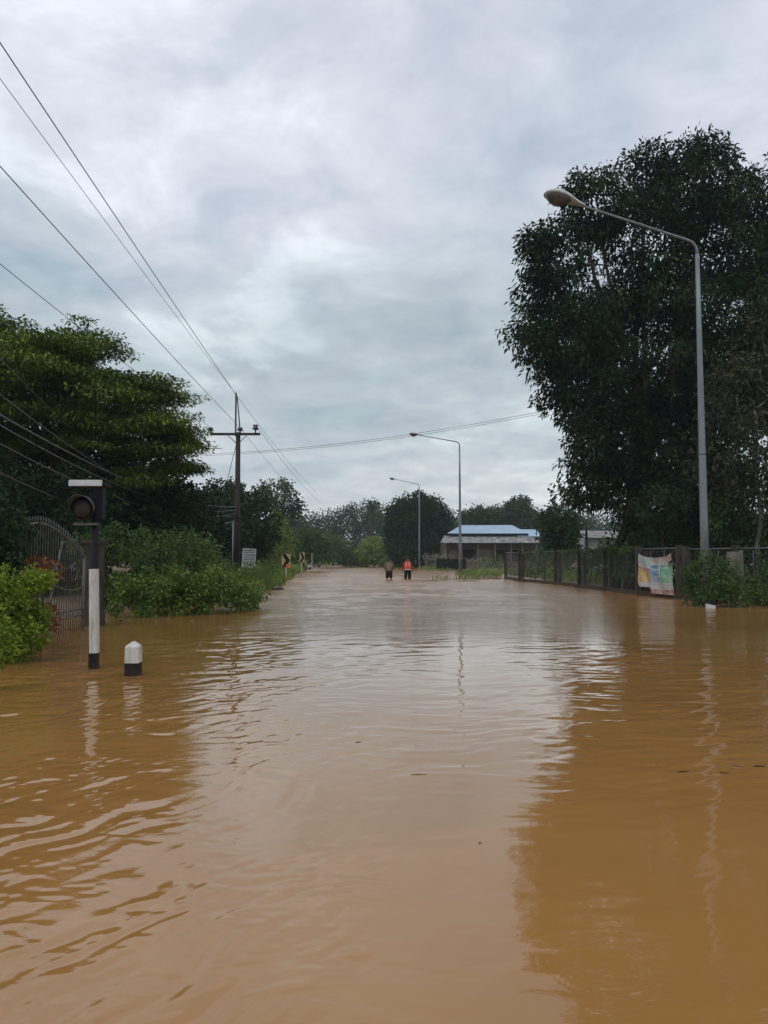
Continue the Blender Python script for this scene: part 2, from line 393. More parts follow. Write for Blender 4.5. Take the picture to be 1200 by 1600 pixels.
# flood water: real small waves in the mesh near the camera
def water_h(X, Y):
    wx = X + .45 * perlin(X * .7, Y * .7, 11) + .10 * perlin(X * 2.3, Y * 2.3, 13); wy = Y + .45 * perlin(X * .7 + 9, Y * .7, 12) + .10 * perlin(X * 2.3 + 5, Y * 2.3, 14)
    h = .0040 * perlin(X * .8, Y * .55, 21) + .0022 * perlin(wx * 1.7, wy * 1.5, 22)
    h += .0007 * perlin(wx * 5, wy * 4, 23) + .0016 * perlin(wx * 1.6, wy * 6.5, 24) + .0005 * perlin(wx * 4, wy * 15, 25)
    # current ripples entering from the left, crests running up to the right
    a = R(60); c_ = wx * math.cos(a) + wy * math.sin(a); s_ = -wx * math.sin(a) + wy * math.cos(a)
    n1 = perlin(c_ * .9, s_ * 4.4, 31); n2 = perlin(c_ * 2.1 + 4, s_ * 9.5, 32); n3 = perlin(c_ * 5, s_ * 19, 33)
    rid = lambda q: (1 - np.abs(q) * 2.2) ** 2 * (np.abs(q) < .45)
    patch = sst(-.22, .28, perlin(X * .6, Y * .8, 41) + .12)
    ml = sst(1.3, -1.7, X + .02 * Y) * sst(34, 12, Y) * (.25 + .75 * patch)
    h += ml * .9 * (.0085 * n1 + .0058 * n2 + .0026 * n3 + .0034 * rid(n1) + .0024 * rid(n2) + .0050 * perlin(wx * 2.8, wy * 7.5, 34) + .0020 * perlin(wx * 6.5, wy * 17, 35) * (1 + np.sign(n2)))
    # wind chop further out
    mc = (.10 + .90 * sst(3.4, 7.5, Y)) * (.45 + .55 * sst(-.2, .25, perlin(X * .25, Y * .16, 42))) * (1 - .45 * sst(3.5, 6, X))
    b = R(14); c2 = wx * math.cos(b) + wy * math.sin(b); s2 = -wx * math.sin(b) + wy * math.cos(b)
    h += mc * (.15 * sst(12, 40, Y) * perlin(wx * .6, wy * 1.25, 54) + .0085 * perlin(c2 * 1.3, s2 * 3.0, 51) + .0060 * perlin(c2 * 3.1, s2 * 7, 52) + .0024 * perlin(c2 * 7, s2 * 14, 53))
    # disturbed streak by the right hand bank
    mr = np.exp(-((Y - 17 - .25 * X) / 1.6) ** 2) * sst(4.5, 7, X)
    h += mr * .012 * perlin(X * .9, Y * 2.6, 61)
    # rain rings
    for (px, py, r0, lam, amp) in RINGS:
        c = hit(px, py); d = np.hypot(X - c.x, Y - c.y)
        h += amp * np.exp(-((d - r0) / (lam * 1.3)) ** 2) * np.cos((d - r0) / lam * 2 * np.pi)
    for (c, k) in WAKES:
        d = np.hypot(X - c.x, Y - c.y); h += .0022 * k * np.exp(-d / .5) * np.cos(d * 2 * np.pi / .11)
    for px in (608, 637):
        c = hit(px, 905); d = np.hypot(X - c.x, (Y - c.y)); h += .035 * np.exp(-d / 2.2) * np.cos(d * 2 * np.pi / 1.1)
    return h
def hit(px, py):
    a = at(px, py, 1.0) - Vector((0, 0, CAMZ)); t = CAMZ / -a.z; return Vector((a.x * t, a.y * t, 0))
RINGS = [(1130, 1520, .07, .028, .0011), (940, 1510, .17, .032, .0010), (870, 1385, .05, .028, .0010), (1040, 1470, .05, .03, .0004), (700, 1290, .07, .03, .0005), (350, 1330, .06, .03, .0005)]
WAKES = [(hit(147, 1045), 1.2), (hit(208, 1055), 1.2)]
yr = [2.0]
while yr[-1] < 230:
    y = yr[-1]; st = max(.013, y * y / 1075 * .55); st = min(st, .16 if y < 30 else .30 if y < 70 else .6 + (y - 70) * .02); yr.append(y + st)
yr = np.array([-14, -8, -4, -1, .5, 1.2, 1.7] + yr); NI = 430
u = np.linspace(-1, 1, NI); rows = []
t = np.linspace(1 / 14, 1, 14) ** 2.2
XX = np.empty((len(yr), NI + 28)); 
for i, y in enumerate(yr):
    wd = 1.6 + .56 * max(y, 0); wd = min(wd, 130); o = wd + (170 - wd) * t
    XX[i] = np.concatenate([-o[::-1], u * wd, o])
YY = np.repeat(yr[:, None], NI + 28, 1)
ZZ = water_h(XX, YY)
inner_m = np.zeros_like(XX); inner_m[:, 14:-14] = 1
ZZ = ZZ * inner_m * (YY > .4) * sst(175, 125, YY)
nx = NI + 28; ii = np.arange((len(yr) - 1) * nx).reshape(-1, nx)[:, :-1].ravel(); Q = np.stack([ii, ii + 1, ii + nx + 1, ii + nx], 1)
mw = bpy.data.materials.new('muddy flood water'); mw.use_nodes = True; t_ = mw.node_tree; b = t_.nodes['Principled BSDF']
b.inputs['Roughness'].default_value = .02; b.inputs['IOR'].default_value = 1.36; b.inputs['Coat Weight'].default_value = .5; b.inputs['Coat IOR'].default_value = 1.33; b.inputs['Coat Roughness'].default_value = .015; b.inputs['Specular IOR Level'].default_value = .5
co = t_.nodes.new('ShaderNodeTexCoord')
n = t_.nodes.new('ShaderNodeTexNoise'); n.inputs['Scale'].default_value = .35; n.inputs['Detail'].default_value = 6; n.inputs['Distortion'].default_value = 1.2
mp = t_.nodes.new('ShaderNodeMapping'); mp.inputs['Scale'].default_value = (1, .6, 1); t_.links.new(co.outputs['Object'], mp.inputs[0]); t_.links.new(mp.outputs[0], n.inputs['Vector'])
r = t_.nodes.new('ShaderNodeValToRGB'); ramp_set(r, [(.3, (.305, .148, .042)), (.52, (.350, .172, .050)), (.7, (.375, .198, .070))]); t_.links.new(n.outputs['Fac'], r.inputs[0]); t_.links.new(r.outputs[0], b.inputs['Base Color'])
n2 = t_.nodes.new('ShaderNodeTexNoise'); n2.inputs['Scale'].default_value = 3.2; n2.inputs['Detail'].default_value = 5; n2.inputs['Roughness'].default_value = .6
mp2 = t_.nodes.new('ShaderNodeMapping'); mp2.inputs['Scale'].default_value = (.6, 1.5, 1); mp2.inputs['Rotation'].default_value = (0, 0, R(12))
t_.links.new(co.outputs['Object'], mp2.inputs[0]); t_.links.new(mp2.outputs[0], n2.inputs['Vector'])
bp = t_.nodes.new('ShaderNodeBump'); bp.inputs['Distance'].default_value = .11
gw = t_.nodes.new('ShaderNodeSeparateXYZ'); t_.links.new(co.outputs['Object'], gw.inputs[0])   # wind ruffles the open reach, the near pool lies calm
mrw = t_.nodes.new('ShaderNodeMapRange'); t_.links.new(gw.outputs[1], mrw.inputs[0]); mrw.inputs[1].default_value = 12; mrw.inputs[2].default_value = 40; mrw.inputs[3].default_value = .02; mrw.inputs[4].default_value = .9
t_.links.new(mrw.outputs[0], bp.inputs['Strength'])
mrr = t_.nodes.new('ShaderNodeMapRange'); t_.links.new(gw.outputs[1], mrr.inputs[0]); mrr.inputs[1].default_value = 9; mrr.inputs[2].default_value = 42; mrr.inputs[3].default_value = .02; mrr.inputs[4].default_value = .18
t_.links.new(mrr.outputs[0], b.inputs['Roughness'])
t_.links.new(n2.outputs['Fac'], bp.inputs['Height']); t_.links.new(bp.outputs[0], b.inputs['Normal']); t_.links.new(bp.outputs[0], b.inputs['Coat Normal']); t_.links.new(mrr.outputs[0], b.inputs['Coat Roughness'])
wt = np_mesh('water', np.stack([XX, YY, ZZ], -1).reshape(-1, 3), Q, mw, smooth=True); tag(wt, 'brown muddy flood water covering the road', None, kind='structure')

# ------------------------------------------------------------------ street lamps
def bez(a, c, b, n=10): return [Vector(a) * (1 - t) ** 2 + Vector(c) * 2 * t * (1 - t) + Vector(b) * t * t for t in [i / n for i in range(n + 1)]]
def street_lamp(base, toppt, head, label, seg=12, hs_=1.0):
    """round steel pole bent over into a long arm; head = arm end"""
    e = empty('street_lamp', base, label, 'street lamp', 'street lamps along the right of the road')
    base = Vector(base); T = Vector(toppt); H = Vector(head); d = (H - T); dn = d.normalized()
    body = [base.lerp(T, t) for t in (0, .25, .5, .75, .97)]
    MB().tube(body, [.14, .12, .10, .08, .062], seg).build('pole', M['galv'], e)
    st = base.lerp(T, .97); k = T + dn * .35
    arm = bez(st, T, k, 6) + [k.lerp(H, .5) + Vector((0, 0, .0)), H]
    MB().tube(arm, [.044] * 7 + [.036, .030], seg).build('arm', M['galv'], e)
    MB().tube([base + Vector((0, 0, 0)), base + Vector((0, 0, .45))], .17, seg).build('base_sleeve', M['black'], e)
    # cobra head: long oval cover over a bulging glass bowl
    MB().tube([base.lerp(T, .42), base.lerp(T, .424)], .112, seg).build('joint_band', M['iron'], e)
    MB().box((base.x, base.y - .14, 1.0), (.11, .02, .34)).build('hatch', M['iron'], e)
    up = Vector((0, 0, 1)); sd_ = dn.cross(up).normalized(); un = sd_.cross(dn)
    prof = [(-.25, .05, .05), (-.05, .07, .08), (.10, .12, .10), (.25, .17, .13), (.45, .205, .155), (.65, .205, .15), (.80, .17, .11), (.90, .10, .06), (.935, .02, .01)]
    v = []; f = []; n = 14
    for (x, wv, hv) in prof:
        for j in range(n):
            a = math.pi * j / (n - 1); v.append(H + dn * x * hs_ + sd_ * (wv * 1.3 * hs_ * math.cos(a)) + un * (hv * 1.25 * hs_ * math.sin(a)))
    for i in range(len(prof) - 1):
        for j in range(n - 1): a = i * n + j; f.append((a, a + 1, a + n + 1, a + n))
    for i in range(len(prof) - 1): f.append((i * n, (i + 1) * n, (i + 1) * n + n - 1, i * n + n - 1))
    mb = MB(); mb.v = v; mb.f = f; mb.sm = [True] * len(f); hd = mb.build('lamp_head', M['lampwhite'], e)
    v = []; f = []
    for (x, wv, hv) in [(.16, .02, .0), (.22, .10, .04), (.34, .165, .09), (.50, .185, .12), (.66, .175, .11), (.78, .13, .07), (.86, .03, .01)]:
        for j in range(n):
            a = math.pi * j / (n - 1); v.append(H + dn * x * hs_ + sd_ * (wv * 1.35 * hs_ * math.cos(a)) - un * (hv * 1.7 * hs_ * math.sin(a) + .004))
    for i in range(6):
        for j in range(n - 1): a = i * n + j; f.append((a, a + n, a + n + 1, a + 1))
    mb = MB(); mb.v = v; mb.f = f; mb.sm = [True] * len(f); mb.tube([H + dn * .5 * hs_ - un * .195 * hs_, H + dn * .5 * hs_ - un * .27 * hs_], [.03, .012], 8)
    mb.build('lamp_glass', M['lampglass'], hd)
    return e
def lamp_at(pxb, pxt, pyt, pxh, pyh, Y, Yh, label):
    T = at(pxt, pyt, Y); base = Vector((at(pxb, 872, Y).x, Y, -.3)); base.x = T.x; H = at(pxh, pyh, Yh)
    return street_lamp(base, T, H, label, hs_=1.15 if Y < 30 else .95)
lamp_at(1105, 1089, 380, 900, 318, 24, 22.8, 'tall grey street lamp in front of the big dark tree, its head largest')
lamp_at(728, 718, 691, 655, 680, 64, 63, 'grey street lamp standing beside the blue roofed house')
lamp_at(655, 655, 757, 618, 749, 103, 102, 'farthest street lamp, in front of the round dark tree')

# ------------------------------------------------------------------ power pole and cables
PX, PY = at(370, 872, 42).x, 42.
e = empty('utility_pole', (PX, PY, 0), 'concrete power pole with crossarm and steel mast on the left bank', 'power pole')
zt = at(368, 679, PY).z
MB().tube([(PX, PY, -.4), (PX, PY, zt * .5), (PX, PY, zt + .12)], [.21, .165, .13], 6).build('pole', M['polec'], e)
arm = MB().box((PX - .12, PY - .16, zt), (2.72, .11, .13)).build('crossarm', M['polec'], e)
for (x, ) in ((-1,), (1,)):
    MB().tube([(PX + x * .55, PY - .24, zt - .05), (PX + x * .06, PY - .17, zt - .52)], .022, 5).build('brace', M['iron'], e)
zmast = at(360, 617, PY).z
MB().box((PX - .13, PY - .08, (zt + zmast) / 2), (.085, .085, zmast - zt + .2)).build('mast', M['iron'], e)
MB().tube([(PX - .06, PY - .08, zmast - .12), (PX + .14, PY - .08, zt)], .035, 5).build('mast_strut', M['iron'], e)
ins = []
for px, hh in ((330, .22), (376, .22), (400, .34)):
    x = at(px, 679, PY).x; mb = MB(); z0 = zt + .065
    hh *= 1.35; mb.tube([(x, PY - .16, z0), (x, PY - .16, z0 + hh * .35), (x, PY - .16, z0 + hh * .4), (x, PY - .16, z0 + hh * .6), (x, PY - .16, z0 + hh * .65), (x, PY - .16, z0 + hh * .95), (x, PY - .16, z0 + hh)],
            [.04, .04, .16, .17, .11, .15, .06], 10)
    mb.build('insulator', M['porcelain'], e); ins.append(Vector((x, PY - .16, z0 + hh)))
MB().box((PX + .02, PY - .26, at(372, 803, PY).z), (.30, .2, .35)).build('junction_box', M['polec'], e)
MB().tube([(PX - .22, PY - .05, .1), (PX - .2, PY - .05, 3.4)], .04, 6).build('conduit', M['galv'], e)
def cable(name, pts, r, label, group, sag=0, cat='cable', cm='wire'):
    pts = [Vector(p) for p in pts]; out = []
    for a, b_ in zip(pts[:-1], pts[1:]):
        K = 24
        for i in range(K + (b_ is pts[-1])):
            t = i / K; p = a.lerp(b_, t); p.z -= sag * 4 * t * (1 - t); out.append(p)
    c = out[0]; o = MB().tube([p - c for p in out], r, 5).build(name, M[cm])
    o.location = c; return tag(o, label, cat, group)
G1 = 'power lines over the left bank'
mast = Vector((PX - .13, PY - .1, zmast))
def near(px, py, z): 
    Y = (z - CAMZ) * 1200 / (872 - py); p = at(px, py, Y); return p
def span(att, px, py, z, label, r=.011, bulge=0, ext=1.35):
    n_ = near(px, py, z); far = att; d = n_ - far; endp = far + d * ext
    return cable('power_cable', [far, endp], r, label, G1, sag=bulge)
span(mast, 0, 60, zmast + .0, 'highest black cable running from the mast top past the upper left corner', .012, .10)
span(mast + Vector((.05, 0, -.04)), 0, 115, zmast - .4, 'thin pale cable second from the top at the left edge of the sky', .007, .12)
span(ins[1], 0, 250, ins[1].z + .1, 'black cable from the middle insulator, third down the left edge', .011, .15)
span(ins[0], 0, 405, ins[0].z + .1, 'black cable from the left insulator passing close above the feathery tree', .010, .15)
PF = Vector((-9.0, 96, 0))
G2 = 'power lines running on beyond the power pole'
cable('power_cable', [mast, PF + Vector((.6, 0, 9.6))], .011, 'cable running on from the mast top toward the far trees', G2, .35)
cable('power_cable', [ins[2], PF + Vector((1.1, 0, 8.2))], .011, 'cable running on from the right insulator toward the far trees', G2, .35)
cable('power_cable', [ins[1], PF + Vector((.1, 0, 8.0))], .009, 'lower cable running on from the middle insulator toward the far trees', G2, .5)
G3 = 'telephone cables drooping to the power pole'
tele = [((0, 606), (245, 800), 5.2, .022), ((0, 616), (245, 812), 5.0, .016), ((0, 640), (200, 790), 4.7, .014), ((0, 560), (200, 730), 6.0, .014), ((0, 680), (180, 800), 4.4, .014), ((40, 545), (160, 640), 7.2, .012)]
tl = ['thick bundled telephone cable crossing the dark feathery tree', 'telephone cable just under the thick bundle', 'telephone cable hanging lower behind the signal', 'telephone cable highest across the feathery tree', 'lowest drooping telephone cable behind the signal', 'thin cable over the top boughs of the feathery tree']
for i, ((a, b_, z, r_), lb) in enumerate(zip(tele, tl)):
    n_ = near(a[0], a[1], z); att = Vector((PX + .0, PY - .2, at(370, 792 + i * 5, PY).z)); far = n_ + (n_ - att) * .25
    cable('telephone_cable', [far, att], r_, lb, G3, sag=.95 + .12 * i, cm='wirepale')
G4 = 'overhead cables crossing above the road'
cable('overhead_cable', [at(240, 712, 60), at(960, 618, 50)], .014, 'upper of two overhead cables crossing above the road', G4, .9)
cable('overhead_cable', [at(240, 714, 60), at(960, 622, 50)], .012, 'lower of two overhead cables crossing above the road', G4, .9)
cable('guy_wire', [(PX - .1, PY - .05, zt - .6), at(325, 800, 41) - Vector((0, 0, 2.5))], .018, 'slanting guy wire stayed from the power pole down into the trees', None, 0, 'cable')

# ------------------------------------------------------------------ solar warning signal, marker post, bollard
B = hit(147, 1045); D = B.y
e = empty('warning_signal', (B.x - .02, D + .1, 0), 'solar warning signal with round lamp and pale panel behind the white post', 'traffic signal')
bx_, by_ = B.x - .075, D + .14
MB().tube([(bx_, by_, -.4), (bx_, by_, 2.1)], .050, 10).build('pole', M['black'], e)
MB().box((at(143, 780, D).x + .03, by_ + .02, at(0, 785, D).z), (.145, .12, .40)).build('control_box', M['navy'], e)
c = at(128, 794, D); c.y = by_ - .12; mb = MB()
mb.tube([(c.x, c.y + .12, c.z), (c.x, c.y, c.z)], [.14, .153], 28)
hs = mb.build('lamp_housing', M['black'], e)
vs = []; n = 28
mb = MB(); mb.tube([(c.x, c.y - .001, c.z), (c.x, c.y - .025, c.z), (c.x, c.y - .04, c.z)], [.135, .10, .03], 28); mb.build('lens', M['lens'], hs)
mb = MB()
for i in range(22):
    a0 = R(-15 + i * 210 / 22); a1 = R(-15 + (i + 1) * 210 / 22)
    for rr_, s0 in ((.168, 1),):
        p = lambda a, y, r2: Vector((c.x + r2 * math.cos(a), y, c.z + r2 * math.sin(a)))
        k0 = .04 + .12 * math.sin(max(0, (a0 + R(15)) / R(210) * math.pi)); k1 = .04 + .12 * math.sin(max(0, (a1 + R(15)) / R(210) * math.pi))
        mb.poly([p(a0, c.y, .155), p(a1, c.y, .155), p(a1, c.y - k1, .161), p(a0, c.y - k0, .161)], (0, 0, .006))
mb.build('visor', M['iron'], hs)
MB().box((c.x + .02, by_ - .03, c.z - .2), (.3, .10, .03)).build('bracket', M['iron'], e)
tl_ = at(134, 755, D); rot = Matrix.Rotation(R(-6), 3, 'X')
sp = MB().box((tl_.x, by_ + .03, tl_.z), (.42, .34, .028), rot).build('solar_panel', M['navy'], e)
MB().box((tl_.x, by_ - .152, tl_.z + .002), (.424, .020, .078), rot).build('panel_frame', M['panel'], sp)

e = empty('marker_post', (B.x, D, 0), 'slender white concrete post with black foot, standing in the water below the signal', 'post')
z1, z0 = at(142, 889, D).z, at(147, 1020, D).z
rot = Matrix.Rotation(R(-1.6), 3, 'Y')
MB().box((B.x - .015, D, (z1 + z0) / 2), (.098, .098, z1 - z0), rot, .95).build('post', M['postwhite'], e)
MB().box((B.x + .005, D, (z0 - .5) / 2), (.097, .097, z0 + .5), rot).build('black_foot', M['footblack'], e)
B2 = hit(208, 1055)
e = empty('bollard', (B2.x, B2.y, 0), 'short stubby white bollard with chipped pointed cap and black foot', 'bollard')
mb = MB(); zz1 = at(208, 1035, B2.y).z; ztp = at(208, 1002, B2.y).z
n0 = 0; v = []
def sq(zv, h, ch): return [Vector((B2.x + a * h, B2.y + b_ * h, zv)) for a, b_ in ((-1, -ch), (-ch, -1), (ch, -1), (1, -ch), (1, ch), (ch, 1), (-ch, 1), (-1, ch))]
def loft(mb, rings):
    n0 = len(mb.v); k = len(rings[0])
    for r_ in rings: mb.v += r_
    for i in range(len(rings) - 1):
        for j in range(k): a = n0 + i * k + j; b_ = n0 + i * k + (j + 1) % k; mb.f.append((a, b_, b_ + k, a + k)); mb.sm.append(False)
    mb.f.append(tuple(n0 + (len(rings) - 1) * k + j for j in range(k))); mb.sm.append(False)
    mb.f.append(tuple(n0 + j for j in reversed(range(k)))); mb.sm.append(False)
loft(mb, [sq(zz1, .083, .88), sq(ztp - .065, .081, .88), sq(ztp - .05, .074, .86), sq(ztp - .008, .022, .7), sq(ztp, .012, .7)])
mb.build('post', M['postwhite'], e)
mb = MB(); loft(mb, [sq(-.4, .085, .82), sq(zz1, .0835, .82)]); mb.build('black_foot', M['footblack'], e)

# ------------------------------------------------------------------ iron gate
e = empty('iron_gate', (-5.75, 13, 0), 'grey wrought iron gate with arched spiked top half hidden by shrubs', 'gate')
GX = lambda y: -5.66 - (y - 11) * .055
def archz(y): 
    t = (y - 12.9) / 2.2
    return 1.98 - .56 * min(1, max(0, abs(t))) ** 1.7
ya, yb = 12.05, 15.1
yy = np.linspace(ya, yb, 26)
mb = MB(); mb.tube([(GX(y), y, archz(y)) for y in yy], .022, 6)
for z in (.30, .42): mb.tube([(GX(ya), ya, z), (GX(yb), yb, z)], .02, 6)
mb.tube([(GX(y), y, .95 + .15 * math.cos((y - 12.3) * 1.4)) for y in yy], .013, 5)
mb.tube([(GX(yb), yb, -.4), (GX(yb), yb, 1.42)], .032, 6); mb.tube([(GX(ya), ya, -.4), (GX(ya), ya, 1.5)], .032, 6)
mb.tube([(GX(12.9), 12.9, -.4), (GX(13.9), 13.9, 1.7)], .018, 6)
mb.build('frame', M['iron'], e)
y = ya + .12
while y < yb:
    x = GX(y) + .0; z = archz(y) + .085
    MB().tube([(x, y, -.35), (x, y, z - .03), (x, y, z - .01), (x, y, z + .05)], [.0095, .0095, .016, .002], 5).build('bar', M['iron'], e); y += .118
for yc in (12.7, 13.6, 14.5):
    mb = MB(); mb.tube([(GX(yc) + .03, yc + .20 * math.cos(a) * (1 - a / 14), 1.12 + .20 * math.sin(a) * (1 - a / 14)) for a in np.linspace(0, 9, 30)], .011, 5)
    mb.build('scroll', M['iron'], e)
p = hit(160, 975)
e = empty('gate_post', (-6.05, 15.9, 0), 'vine covered concrete gate post at the right end of the iron gate', 'gate post')
MB().box((-6.0, 15.9, .6), (.34, .34, 2.2)).build('post', M['concrete_d'], e)
MB().box((-6.0, 15.9, 1.74), (.42, .42, .08)).build('cap', M['concrete_d'], e)

# ------------------------------------------------------------------ fence on the right
FP = [(790, 51.5), (812, 46.5), (868, 41.2), (905, 36.8), (945, 33), (997, 29.3), (1061, 26.3)]
FPp = [gnd(px, Y_) for px, Y_ in FP]
e = empty('mesh_fence', (FPp[3].x, FPp[3].y, 0), 'long concrete post and wire mesh fence standing in water along the right side', 'fence')
def fence(e, pts, H, mesh=True, pst='concrete_d', pw=.17):
    for p_ in pts: MB().box((p_.x, p_.y, (H - .5) / 2 + .04), (pw * 1.1, pw * 1.1, H + .62)).build('post', M[pst], e)
    for a, b_ in zip(pts[:-1], pts[1:]):
        d = (b_ - a); ln = d.length; dn = d.normalized(); ang = math.atan2(dn.y, dn.x); rot = Matrix.Rotation(ang, 3, 'Z'); mid = (a + b_) / 2
        MB().box((mid.x, mid.y, .03), (ln - pw, .12, .28), rot).build('base_beam', M['concrete_d'], e)
        MB().tube([a + Vector((0, 0, H)) , b_ + Vector((0, 0, H))], .028, 6).build('top_rail', M['iron'], e)
        if mesh:
            mb = MB(); k = int(ln / .17); up = Vector((0, 0, 1))
            z0, z1 = .18, H - .06; hgt = z1 - z0; sl = hgt
            n_ = int((ln + sl) / .19)
            for j in range(n_):
                for s_ in (1, -1):
                    x0 = -sl + j * .19; x1 = x0 + sl; za, zb = (z0, z1) if s_ > 0 else (z1, z0)
                    t0 = max(0, x0); t1 = min(ln, x1)
                    if t1 - t0 < .05: continue
                    A_ = a + dn * t0 + up * (za + (zb - za) * (t0 - x0) / sl); B_ = a + dn * t1 + up * (za + (zb - za) * (t1 - x0) / sl)
                    mb.tube([A_, B_], .0055, 3, False)
            q = 3
            for j in range(1, q): 
                pp = a.lerp(b_, j / q); mb.tube([pp + up * z0, pp + up * z1], .014, 4)
            mb.build('wire_mesh', M['iron'], e)
fence(e, FPp, 1.74)
for p_ in FPp[1:]: MB().box((p_.x + .10, p_.y - .55, .62), (.13, .13, 2.05)).build('stay_post', M['concrete_d'], e)
# second stretch, set back behind the bush at the gate opening
F2 = [gnd(1072, 25.8), gnd(1150, 24.3), gnd(1235, 22.6), gnd(1330, 21)]
e2 = empty('mesh_fence', (F2[1].x, F2[1].y, 0), 'short stretch of wire fence behind the bush at the right edge', 'fence')
fence(e2, F2, 1.70)
pc = gnd(1150, 23.9)
e = empty('concrete_pillar', (pc.x, pc.y, 0), 'pale thick concrete pillar beside the leafy bush at the lamp foot', 'pillar')
MB().box((pc.x - .08, pc.y, .6), (.30, .25, 2.0)).build('pillar', M['concrete'], e)
MB().box((pc.x + .17, pc.y + .05, .62), (.10, .12, 2.05)).build('stay', M['concrete'], e)
# banner
bA = gnd(1001, 28.9); bB = gnd(1054, 26.5); e = empty('vinyl_banner', (bA.x, bA.y, 0), 'torn colourful printed banner tied to the fence', 'banner')
def bannermat():
    m = bpy.data.materials.new('printed banner'); m.use_nodes = True; t = m.node_tree; b = t.nodes['Principled BSDF']; b.inputs['Roughness'].default_value = .5
    uv = t.nodes.new('ShaderNodeTexCoord')
    vo = t.nodes.new('ShaderNodeTexNoise'); vo.inputs['Scale'].default_value = 9; vo.inputs['Detail'].default_value = 4; t.links.new(uv.outputs['UV'], vo.inputs['Vector'])
    at_ = t.nodes.new('ShaderNodeAttribute'); at_.attribute_name = 'ink'
    mx_ = t.nodes.new('ShaderNodeMix'); mx_.data_type = 'RGBA'; r = t.nodes.new('ShaderNodeValToRGB'); ramp_set(r, [(.42, (0, 0, 0)), (.6, (1, 1, 1))])
    t.links.new(vo.outputs['Fac'], r.inputs[0]); ml_ = t.nodes.new('ShaderNodeMath'); ml_.operation = 'MULTIPLY'; ml_.inputs[1].default_value = .5
    t.links.new(r.outputs[0], ml_.inputs[0]); t.links.new(ml_.outputs[0], mx_.inputs[0]); t.links.new(at_.outputs['Color'], mx_.inputs[6]); mx_.inputs[7].default_value = (.50, .50, .48, 1)
    t.links.new(mx_.outputs[2], b.inputs['Base Color']); return m
nu, nv = 60, 60; vs = []; cols = []
d = bB - bA; nrm = Vector((d.y, -d.x, 0)).normalized(); nrm = nrm if nrm.y < 0 else -nrm
for j in range(nv + 1):
    for i in range(nu + 1):
        uu, vv = i / nu, j / nv
        topz = 1.58 - .17 * math.sin(math.pi * min(1, uu)) ** .6 ; botz = .12 if uu > .38 else .34
        if .36 < uu < .42: botz = .34 - (uu - .36) / .06 * .22
        z = botz + (topz - botz) * vv
        off_ = .09 + .03 * math.sin(uu * 17 + vv * 4) + .02 * math.sin(vv * 9 + uu * 5)
        p_ = bA + d * uu + nrm * off_; vs.append((p_.x, p_.y, z))
        c_ = (.50, .49, .46)
        if uu < .40:
            if .40 < vv < .62: c_ = (.46, .16, .07)
            if .15 < vv < .50: c_ = (.55, .40, .04) if (uu * 7 + vv * 3) % 1.6 < 1.1 else (.48, .20, .08)
            if vv > .72: c_ = (.30, .38, .36)
        else:
            if .50 < vv < .80: c_ = (.06, .24, .42) if uu < .66 else (.10, .34, .19)
            elif .30 < vv <= .50: c_ = (.28, .38, .56) if uu < .66 else (.20, .42, .24)
            elif vv < .12: c_ = (.38, .11, .07)
            if vv > .86: c_ = (.42, .28, .25)
            if .66 < vv < .70 and uu < .66: c_ = (.5, .52, .52)
            if .645 < uu < .67: c_ = (.5, .5, .48)
        if uu > .43 and (.74 < vv < .77 or .83 < vv < .85) and (i * 7 + j) % 5 < 3: c_ = (.08, .10, .16)
        if uu > .43 and vv < .48 and j % 5 == 0 and (i * 3 + j) % 7 < 5: c_ = tuple(x * .55 for x in c_)
        if uu < .38 and .52 < vv < .56 and i % 4 < 3: c_ = (.5, .48, .40)
        cols.append((*c_, 1))
fs = [(j * (nu + 1) + i, j * (nu + 1) + i + 1, (j + 1) * (nu + 1) + i + 1, (j + 1) * (nu + 1) + i) for j in range(nv) for i in range(nu) if not (i > nu * .86 and .7 < j / nv < .82)]
me = bpy.data.meshes.new('sheet'); me.from_pydata(vs, [], fs); me.update()
ca = me.color_attributes.new('ink', 'FLOAT_COLOR', 'POINT'); ca.data.foreach_set('color', np.array(cols, dtype=np.float32).ravel())
ul = me.uv_layers.new(name='UVMap')
for l in me.loops: ul.data[l.index].uv = ((l.vertex_index % (nu + 1)) / nu, (l.vertex_index // (nu + 1)) / nv)
o = link('sheet', me, bannermat(), e, True); sm = o.modifiers.new('thick', 'SOLIDIFY'); sm.thickness = .004
MB().tube([bA + nrm * .10 + Vector((0, 0, 1.6)), bA + Vector((0, 0, 1.72))], .008, 4).build('tie_rope', M['iron'], e)
MB().tube([bB + nrm * .10 + Vector((0, 0, 1.6)), bB + Vector((0, 0, 1.72))], .008, 4).build('tie_rope', M['iron'], e)
# dark pipe behind the fence
pp = gnd(917, 44); e = empty('dark_pole', (pp.x, pp.y, 0), 'slim dark blue pole standing behind the mesh fence', 'pole')
MB().tube([(pp.x, pp.y, 0), (pp.x, pp.y, 2.6)], .11, 8).tube([(pp.x, pp.y, 2.6), (pp.x, pp.y, 3.2)], [.07, .06], 8).build('pole', M['navy'], e)

